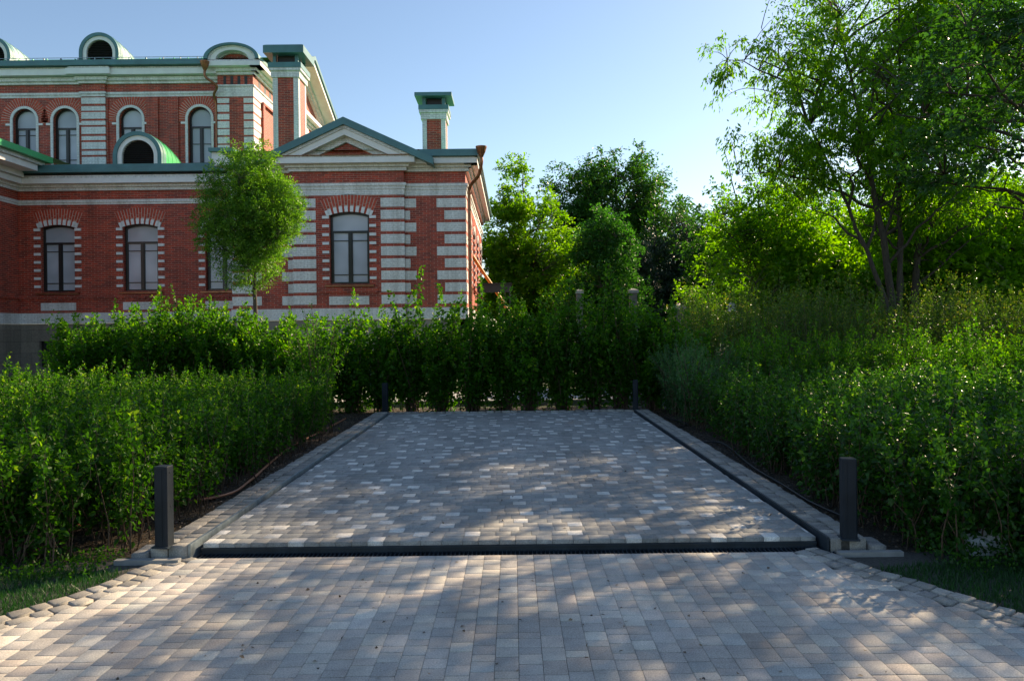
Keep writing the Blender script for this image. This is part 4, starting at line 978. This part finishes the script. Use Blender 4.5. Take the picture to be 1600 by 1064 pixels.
def bez(p0, p1, p2, S):
    t = np.linspace(0, 1, S)[None, :, None]; return (1-t)**2*p0[:, None]+2*t*(1-t)*p1[:, None]+t*t*p2[:, None]
def tree(name, label, cat, base, env, nclus, nleaf, Lf, Wf, cr, mat, seed, trunk_r=.15, top=None, lean=None, nlimb=16, six=False, droop=.2, gaps=.35, group=None, palm=1, shell=.45, flat=.6, trunks=None, t_lo=.25, twig=.012, ragged=.5):
    """env: ellipsoids (cx,cy,cz,rx,ry,rz) in world space"""
    rng = np.random.default_rng(seed); base = np.array(base, float); E = np.array(env, float)
    t = thing(name, label, cat, tuple(base), group); groups = []
    tops = trunks or [top if top is not None else (E[0, 0], E[0, 1], E[0, 2]+E[0, 5]*.6)]
    axis_pts = []
    for k, tp in enumerate(tops):
        tp = np.array(tp, float); S = 14; b0 = base+np.array([rng.normal(0, trunk_r)*(k > 0), rng.normal(0, trunk_r)*(k > 0), 0])
        ctrl = (b0*.45+tp*.55); ctrl[:2] = b0[:2]*.7+tp[:2]*.3
        P = bez(b0[None], ctrl[None], tp[None], S); P[:, 1:-1, :2] += rng.normal(0, trunk_r*.25, (1, S-2, 2))
        rr = trunk_r*(1-.85*np.linspace(0, 1, S)**.9)*(1 if k == 0 else .7); rr[0] *= 1.25
        groups.append((P, rr[None], 9)); axis_pts.append(P[0])
    LOB = unit(rng.normal(0, 1, (15, 3))+np.array([0, 0, .35]))
    vol = E[:, 3]*E[:, 4]*E[:, 5]; vol = vol/vol.sum()
    def sample(n, sh):
        i = rng.choice(len(E), n, p=vol); d = unit(rng.normal(0, 1, (n, 3))); r = rng.uniform(sh**3, 1, n)**(1/3)
        r = r*(1+ragged*(np.maximum(0, (d@LOB.T)-.72)*3.2).max(1)-ragged*.35)      # limbs that reach out, hollows between them
        return E[i, :3]+d*E[i, 3:]*r[:, None]
    # limbs
    tgt = sample(nlimb, .7); lims = []
    for q in tgt:
        ax = axis_pts[rng.integers(len(axis_pts))]; zz = q[2]-abs(rng.normal(.35, .15))*np.linalg.norm(q[:2]-ax[-1, :2])-.3*E[0, 5]
        i = int(np.clip(np.argmin(np.abs(ax[:, 2]-zz)), int(t_lo*len(ax)), len(ax)-2)); s0 = ax[i]
        c = s0*.5+q*.5; c[2] += .12*np.linalg.norm(q-s0); lims.append(bez(s0[None], c[None], q[None], 9)[0]+np.r_[np.zeros((1, 3)), rng.normal(0, .05, (8, 3))])
    lims = np.array(lims); groups.append((lims, np.broadcast_to(trunk_r*.34*np.linspace(1, .18, 9)[None], (nlimb, 9)), 6))
    C = sample(int(nclus*1.6), shell)
    # uneven: drop clusters where a coarse wave says so
    f = np.sin(C[:, 0]*1.7+seed)+np.sin(C[:, 1]*1.9+seed*2)+np.sin(C[:, 2]*2.3+seed*3)+rng.normal(0, .25, len(C))
    C = C[np.argsort(f)][int(len(C)*gaps*.6):]; C = C[rng.permutation(len(C))[:nclus]]; C = C[C[:, 2] > .3]; K = len(C)
    allp = np.concatenate([lims[:, 3:].reshape(-1, 3)]+[a[6:] for a in axis_pts])
    att = np.zeros((K, 3))
    for s in range(0, K, 400):
        d = np.linalg.norm(C[s:s+400, None]-allp[None], axis=2)+np.maximum(0, allp[None, :, 2]-C[s:s+400, None, 2])*1.5; att[s:s+400] = allp[np.argmin(d, 1)]
    ctrl = att*.5+C*.5; ctrl[:, 2] += .15*np.linalg.norm(C-att, axis=1); tw = bez(att, ctrl, C-np.array([0, 0, droop*.3]), 5)
    groups.append((tw, np.broadcast_to(twig*np.array([1.3, 1, .8, .6, .3])[None], (K, 5)), 3))
    tubes('trunk', groups, M['bark'], t)
    # leaves along the outer half of each twig and in a spray round its end
    u = rng.uniform(.35, 1.05, (K, nleaf)); P = att[:, None]*(1-u[..., None])**2+2*(u*(1-u))[..., None]*ctrl[:, None]+(u*u)[..., None]*C[:, None]
    ns = 7; sh = unit(rng.normal(0, 1, (K, ns, 3))*np.array([1, 1, flat])+unit(C-att)[:, None]*.55)     # side shoots of the twig, leaves strung along them
    pickd = rng.integers(0, ns, (K, nleaf)); sd_ = sh[np.arange(K)[:, None], pickd]; al = rng.uniform(.1, 1, (K, nleaf, 1))
    spray = (sd_*al*2.1+rng.normal(0, .16, (K, nleaf, 3)))*cr*rng.uniform(.45, 1.2, (K, 1, 1)); spray[..., 2] -= droop*cr*.7*al[..., 0]**2
    u = .86+.16*rng.uniform(0, 1, (K, nleaf))*(rng.uniform(0, 1, (K, nleaf)) > .35)-.35*rng.uniform(0, 1, (K, nleaf))*(rng.uniform(0, 1, (K, nleaf)) > .7)
    P = att[:, None]*(1-u[..., None])**2+2*(u*(1-u))[..., None]*ctrl[:, None]+(u*u)[..., None]*C[:, None]; P = P+spray; P[..., 2] -= .3*droop*np.linalg.norm(spray[..., :2], axis=-1)
    A = unit(spray)+rng.normal(0, .5, spray.shape)+np.array([0, 0, -droop*1.6+.1]); N = rng.normal(0, .55, spray.shape)+np.array([0, 0, 1.])
    f = lambda a: a.reshape(-1, *a.shape[2:]); P, A, N = f(P), f(A), f(N); n = len(P)
    k = P[:, 2] > .1; P, A, N = P[k], A[k], N[k]; n = len(P)
    L = Lf*rng.uniform(.65, 1.25, n); tint = np.clip(rng.normal(.38, .17, n)+np.repeat(rng.normal(0, .14, K), nleaf)[k], 0, .8)
    if palm > 1:      # lobed leaves: three blades from one stalk
        A0 = unit(A); S_ = unit(np.cross(A0, N)); ps, as_, ns, ls, ts = [], [], [], [], []
        for g, l_ in ((-1.0, .75), (0, 1), (1.0, .75)):
            ps.append(P); as_.append(A0+S_*g); ns.append(N); ls.append(L*l_); ts.append(tint)
        P, A, N, L, tint = map(np.concatenate, (ps, as_, ns, ls, ts))
    leaves('crown', P, A, N, L, L*Wf, tint, mat, t, six); return t
# small round tree in front of the facade
p = at(399, 520, 21)
tree('small_tree', 'small round-crowned tree in front of the brick facade', 'tree', (p.x, 21, -.05), [(-7.2, 21, 4.95, 1.50, 1.4, 1.45), (-7.2, 21, 4.0, 1.2, 1.1, 1.2), (-7.1, 21, 5.95, .9, .85, .95), (-6.6, 21, 5.0, 1.0, 1, 1.1)], 1500, 70, .062, .42, .12, M['l_willow'], 1,
     trunk_r=.085, top=(p.x, 21, 6.0), nlimb=30, shell=.2, gaps=.12, droop=.15, flat=1, t_lo=.38, twig=.004, ragged=.14)
# lime tree behind the corner of the house
tree('lime_tree', 'yellow green lime tree just right of the brick house', 'tree', (.9, 47, -.05), [(.7, 47, 4.4, 3.4, 2.6, 3.6), (.55, 47, 7.4, 2.3, 1.9, 2.9), (.6, 47, 9.9, 1.2, 1.1, 2.2), (-.7, 47.5, 5, 2.2, 2.0, 3.4)], 900, 66, .17, .85, .30, M['l_lime'], 2, trunk_r=.18, top=(.7, 47, 11.2), nlimb=34, shell=.4, gaps=.45, t_lo=.12, ragged=.8)
tree('dark_tree', 'tall dark spreading tree behind the gateposts', 'tree', (8.2, 60, -.05), [(8.0, 60, 10.6, 4.8, 4.2, 3.5), (5.3, 60, 9.4, 2.7, 2.6, 3.5), (11.2, 60, 8.0, 2.5, 2.6, 3.2), (8.3, 60, 13.2, 2.5, 2.5, 1.7), (12.8, 60, 9.6, 1.8, 2, 1.9), (7.3, 60, 5.2, 4.3, 3.3, 4.3)], 1000, 80, .24, .6, .50, M['l_dark'], 3, trunks=[(8.1, 60, 15), (5.7, 60, 12), (11, 60, 12.3)], trunk_r=.33, nlimb=34, shell=.4, gaps=.5, droop=.3, ragged=.9)
tree('green_tree', 'cool green small tree between the two gateposts', 'tree', (5.5, 44, -.05), [(5.4, 44, 4.2, 2.0, 1.8, 3.4), (5.3, 44, 6.6, 1.3, 1.3, 1.8)], 520, 70, .14, .7, .30, M['l_blue'], 4, trunk_r=.10, nlimb=20, gaps=.2, shell=.3)
for i, (x, y, h, r_) in enumerate(((9.3, 50, 8.2, 1.9), (11.6, 51, 8.8, 2.3), (7.9, 48, 6.6, 1.6))):
    tree('dark_conifer', ['dark conifer right of the cool green tree', 'dark conifer beneath the gap in the skyline', 'low dark conifer behind the right gatepost'][i], 'tree', (x, y, -.05), [(x, y, h*.35, r_, r_, h*.36), (x, y, h*.65, r_*.6, r_*.6, h*.34)], 420, 110, .15, .4, .34, M['l_conifer'], 20+i, trunk_r=.16, top=(x, y, h), nlimb=24, gaps=.1, shell=.3, droop=.5)
tree('bushy_tree', 'bushy light green tree with thin upright twigs', 'tree', (8.6, 26, -.05), [(8.5, 26, 3.4, 2.3, 2.0, 2.4), (7.7, 26, 5.0, 1.1, 1.1, 1.9), (9.2, 26, 5.4, 1.3, 1.2, 1.6), (7.2, 26, 6.3, .45, .45, 1.3)], 520, 60, .11, .65, .24, M['l_ash'], 5, trunks=[(8.3, 26, 6.6), (7.2, 26, 7.6), (9.4, 26, 6.8)], trunk_r=.09, nlimb=34, gaps=.35, shell=.35)
# the big leaning trees
tree('leaning_tree', 'large loose tree leaning left with drooping sprays', 'tree', (11.1, 22, -.05), [(9.4, 21.6, 8.8, 3.3, 2.8, 3.0), (8.0, 21.6, 6.9, 1.9, 1.8, 1.9), (11.3, 22, 10.6, 2.8, 2.6, 2.4), (11.0, 22, 6.2, 2.4, 2.2, 2.0)], 760, 62, .14, .36, .24, M['l_ash'], 6, trunks=[(9.2, 21.6, 10.2), (8.0, 21.5, 7.8), (11.2, 22, 11.6)], trunk_r=.14, nlimb=40, droop=.8, gaps=.7, shell=.35)
tree('leaning_tree', 'second big tree with a grey trunk right of the leaning one', 'tree', (11.9, 23, -.05), [(12.8, 23, 8.4, 2.9, 2.5, 3.0), (12.4, 23, 5.2, 2.2, 2.0, 1.8), (14.6, 23, 10.4, 2.4, 2.2, 2.2)], 980, 60, .135, .42, .26, M['l_ash'], 7, trunks=[(12.9, 23, 11.0), (11.6, 23, 9.0)], trunk_r=.14, nlimb=34, droop=.6, gaps=.6, shell=.35)
tree('maple_tree', 'nearer dark maple reaching in from the right edge', 'tree', (10.6, 13.4, -.05), [(8.9, 13.2, 5.6, 2.1, 2.0, 1.7), (9.9, 13.4, 6.5, 2.4, 2.1, 1.2), (8.0, 13.1, 4.7, 1.2, 1.3, .9), (10.8, 13.4, 4.8, 1.2, 1.2, 1.0)], 250, 38, .115, .48, .28, M['l_maple'], 8, trunk_r=.17, top=(10.2, 13.4, 7.4), nlimb=26, palm=3, droop=.3, gaps=.6, shell=.3)
BG = [(14.5, 31, 5.8, 3.0, 'l_lime', 'bright green tree behind the leaning trunks'), (19.5, 31, 6.8, 3.4, 'l_ash', 'green tree at the right edge behind the maple'), (11.0, 33, 5.6, 2.6, 'l_ash', 'green rounded tree behind the bushy tree'),
      (13.5, 44, 8.6, 4.0, 'l_dark', 'dark distant tree behind the bushy tree'), (24, 42, 10.5, 4.6, 'l_dark', 'tall dark distant tree at the far right'), (18.5, 46, 10, 4.2, 'l_blue', 'tall cool green distant tree on the right'),
      (1.5, 50, 6.5, 3.6, 'l_dark', 'distant dark tree behind the lime tree'), (12.2, 54, 9.0, 3.8, 'l_dark', 'distant tree closing the gap in the skyline'), (9.9, 25.0, 4.4, 1.7, 'l_lime', 'young bright tree just left of the leaning trunks'), (13.6, 24.6, 4.8, 1.9, 'l_lime', 'young bright tree just right of the leaning trunks'), (17, 25.5, 6.2, 2.8, 'l_lime', 'yellow green tree low at the right edge')]
for i, (x, y, h, r_, mt, lab) in enumerate(BG):
    tree('background_tree', lab, 'tree', (x, y, -.05), [(x, y, h*.5, r_, r_*.9, h*.42), (x-r_*.3, y, h*.75, r_*.6, r_*.6, h*.3), (x+r_*.35, y, h*.3, r_*.8, r_*.8, h*.28)], 480, 56, .20, .7, .40, M[mt], 30+i, trunk_r=.16, top=(x, y, h*.95), nlimb=26, gaps=.25, shell=.4, group='background trees', t_lo=.15)
# trees just outside the right edge; their shade dapples the paving
for i, (x, y, h, r_) in enumerate(((19.5, 22.5, 9, 2.8),)):
    tree('roadside_tree', 'tall tree beyond the right edge farther back', 'tree', (x, y, -.05), [(x, y, h*.62, r_, r_, h*.34), (x-r_*.3, y, h*.8, r_*.6, r_*.6, h*.22)], 240, 34, .12, .6, .32, M['l_ash'], 60+i, trunk_r=.13, top=(x, y, h*.95), nlimb=22, gaps=.6, shell=.4)
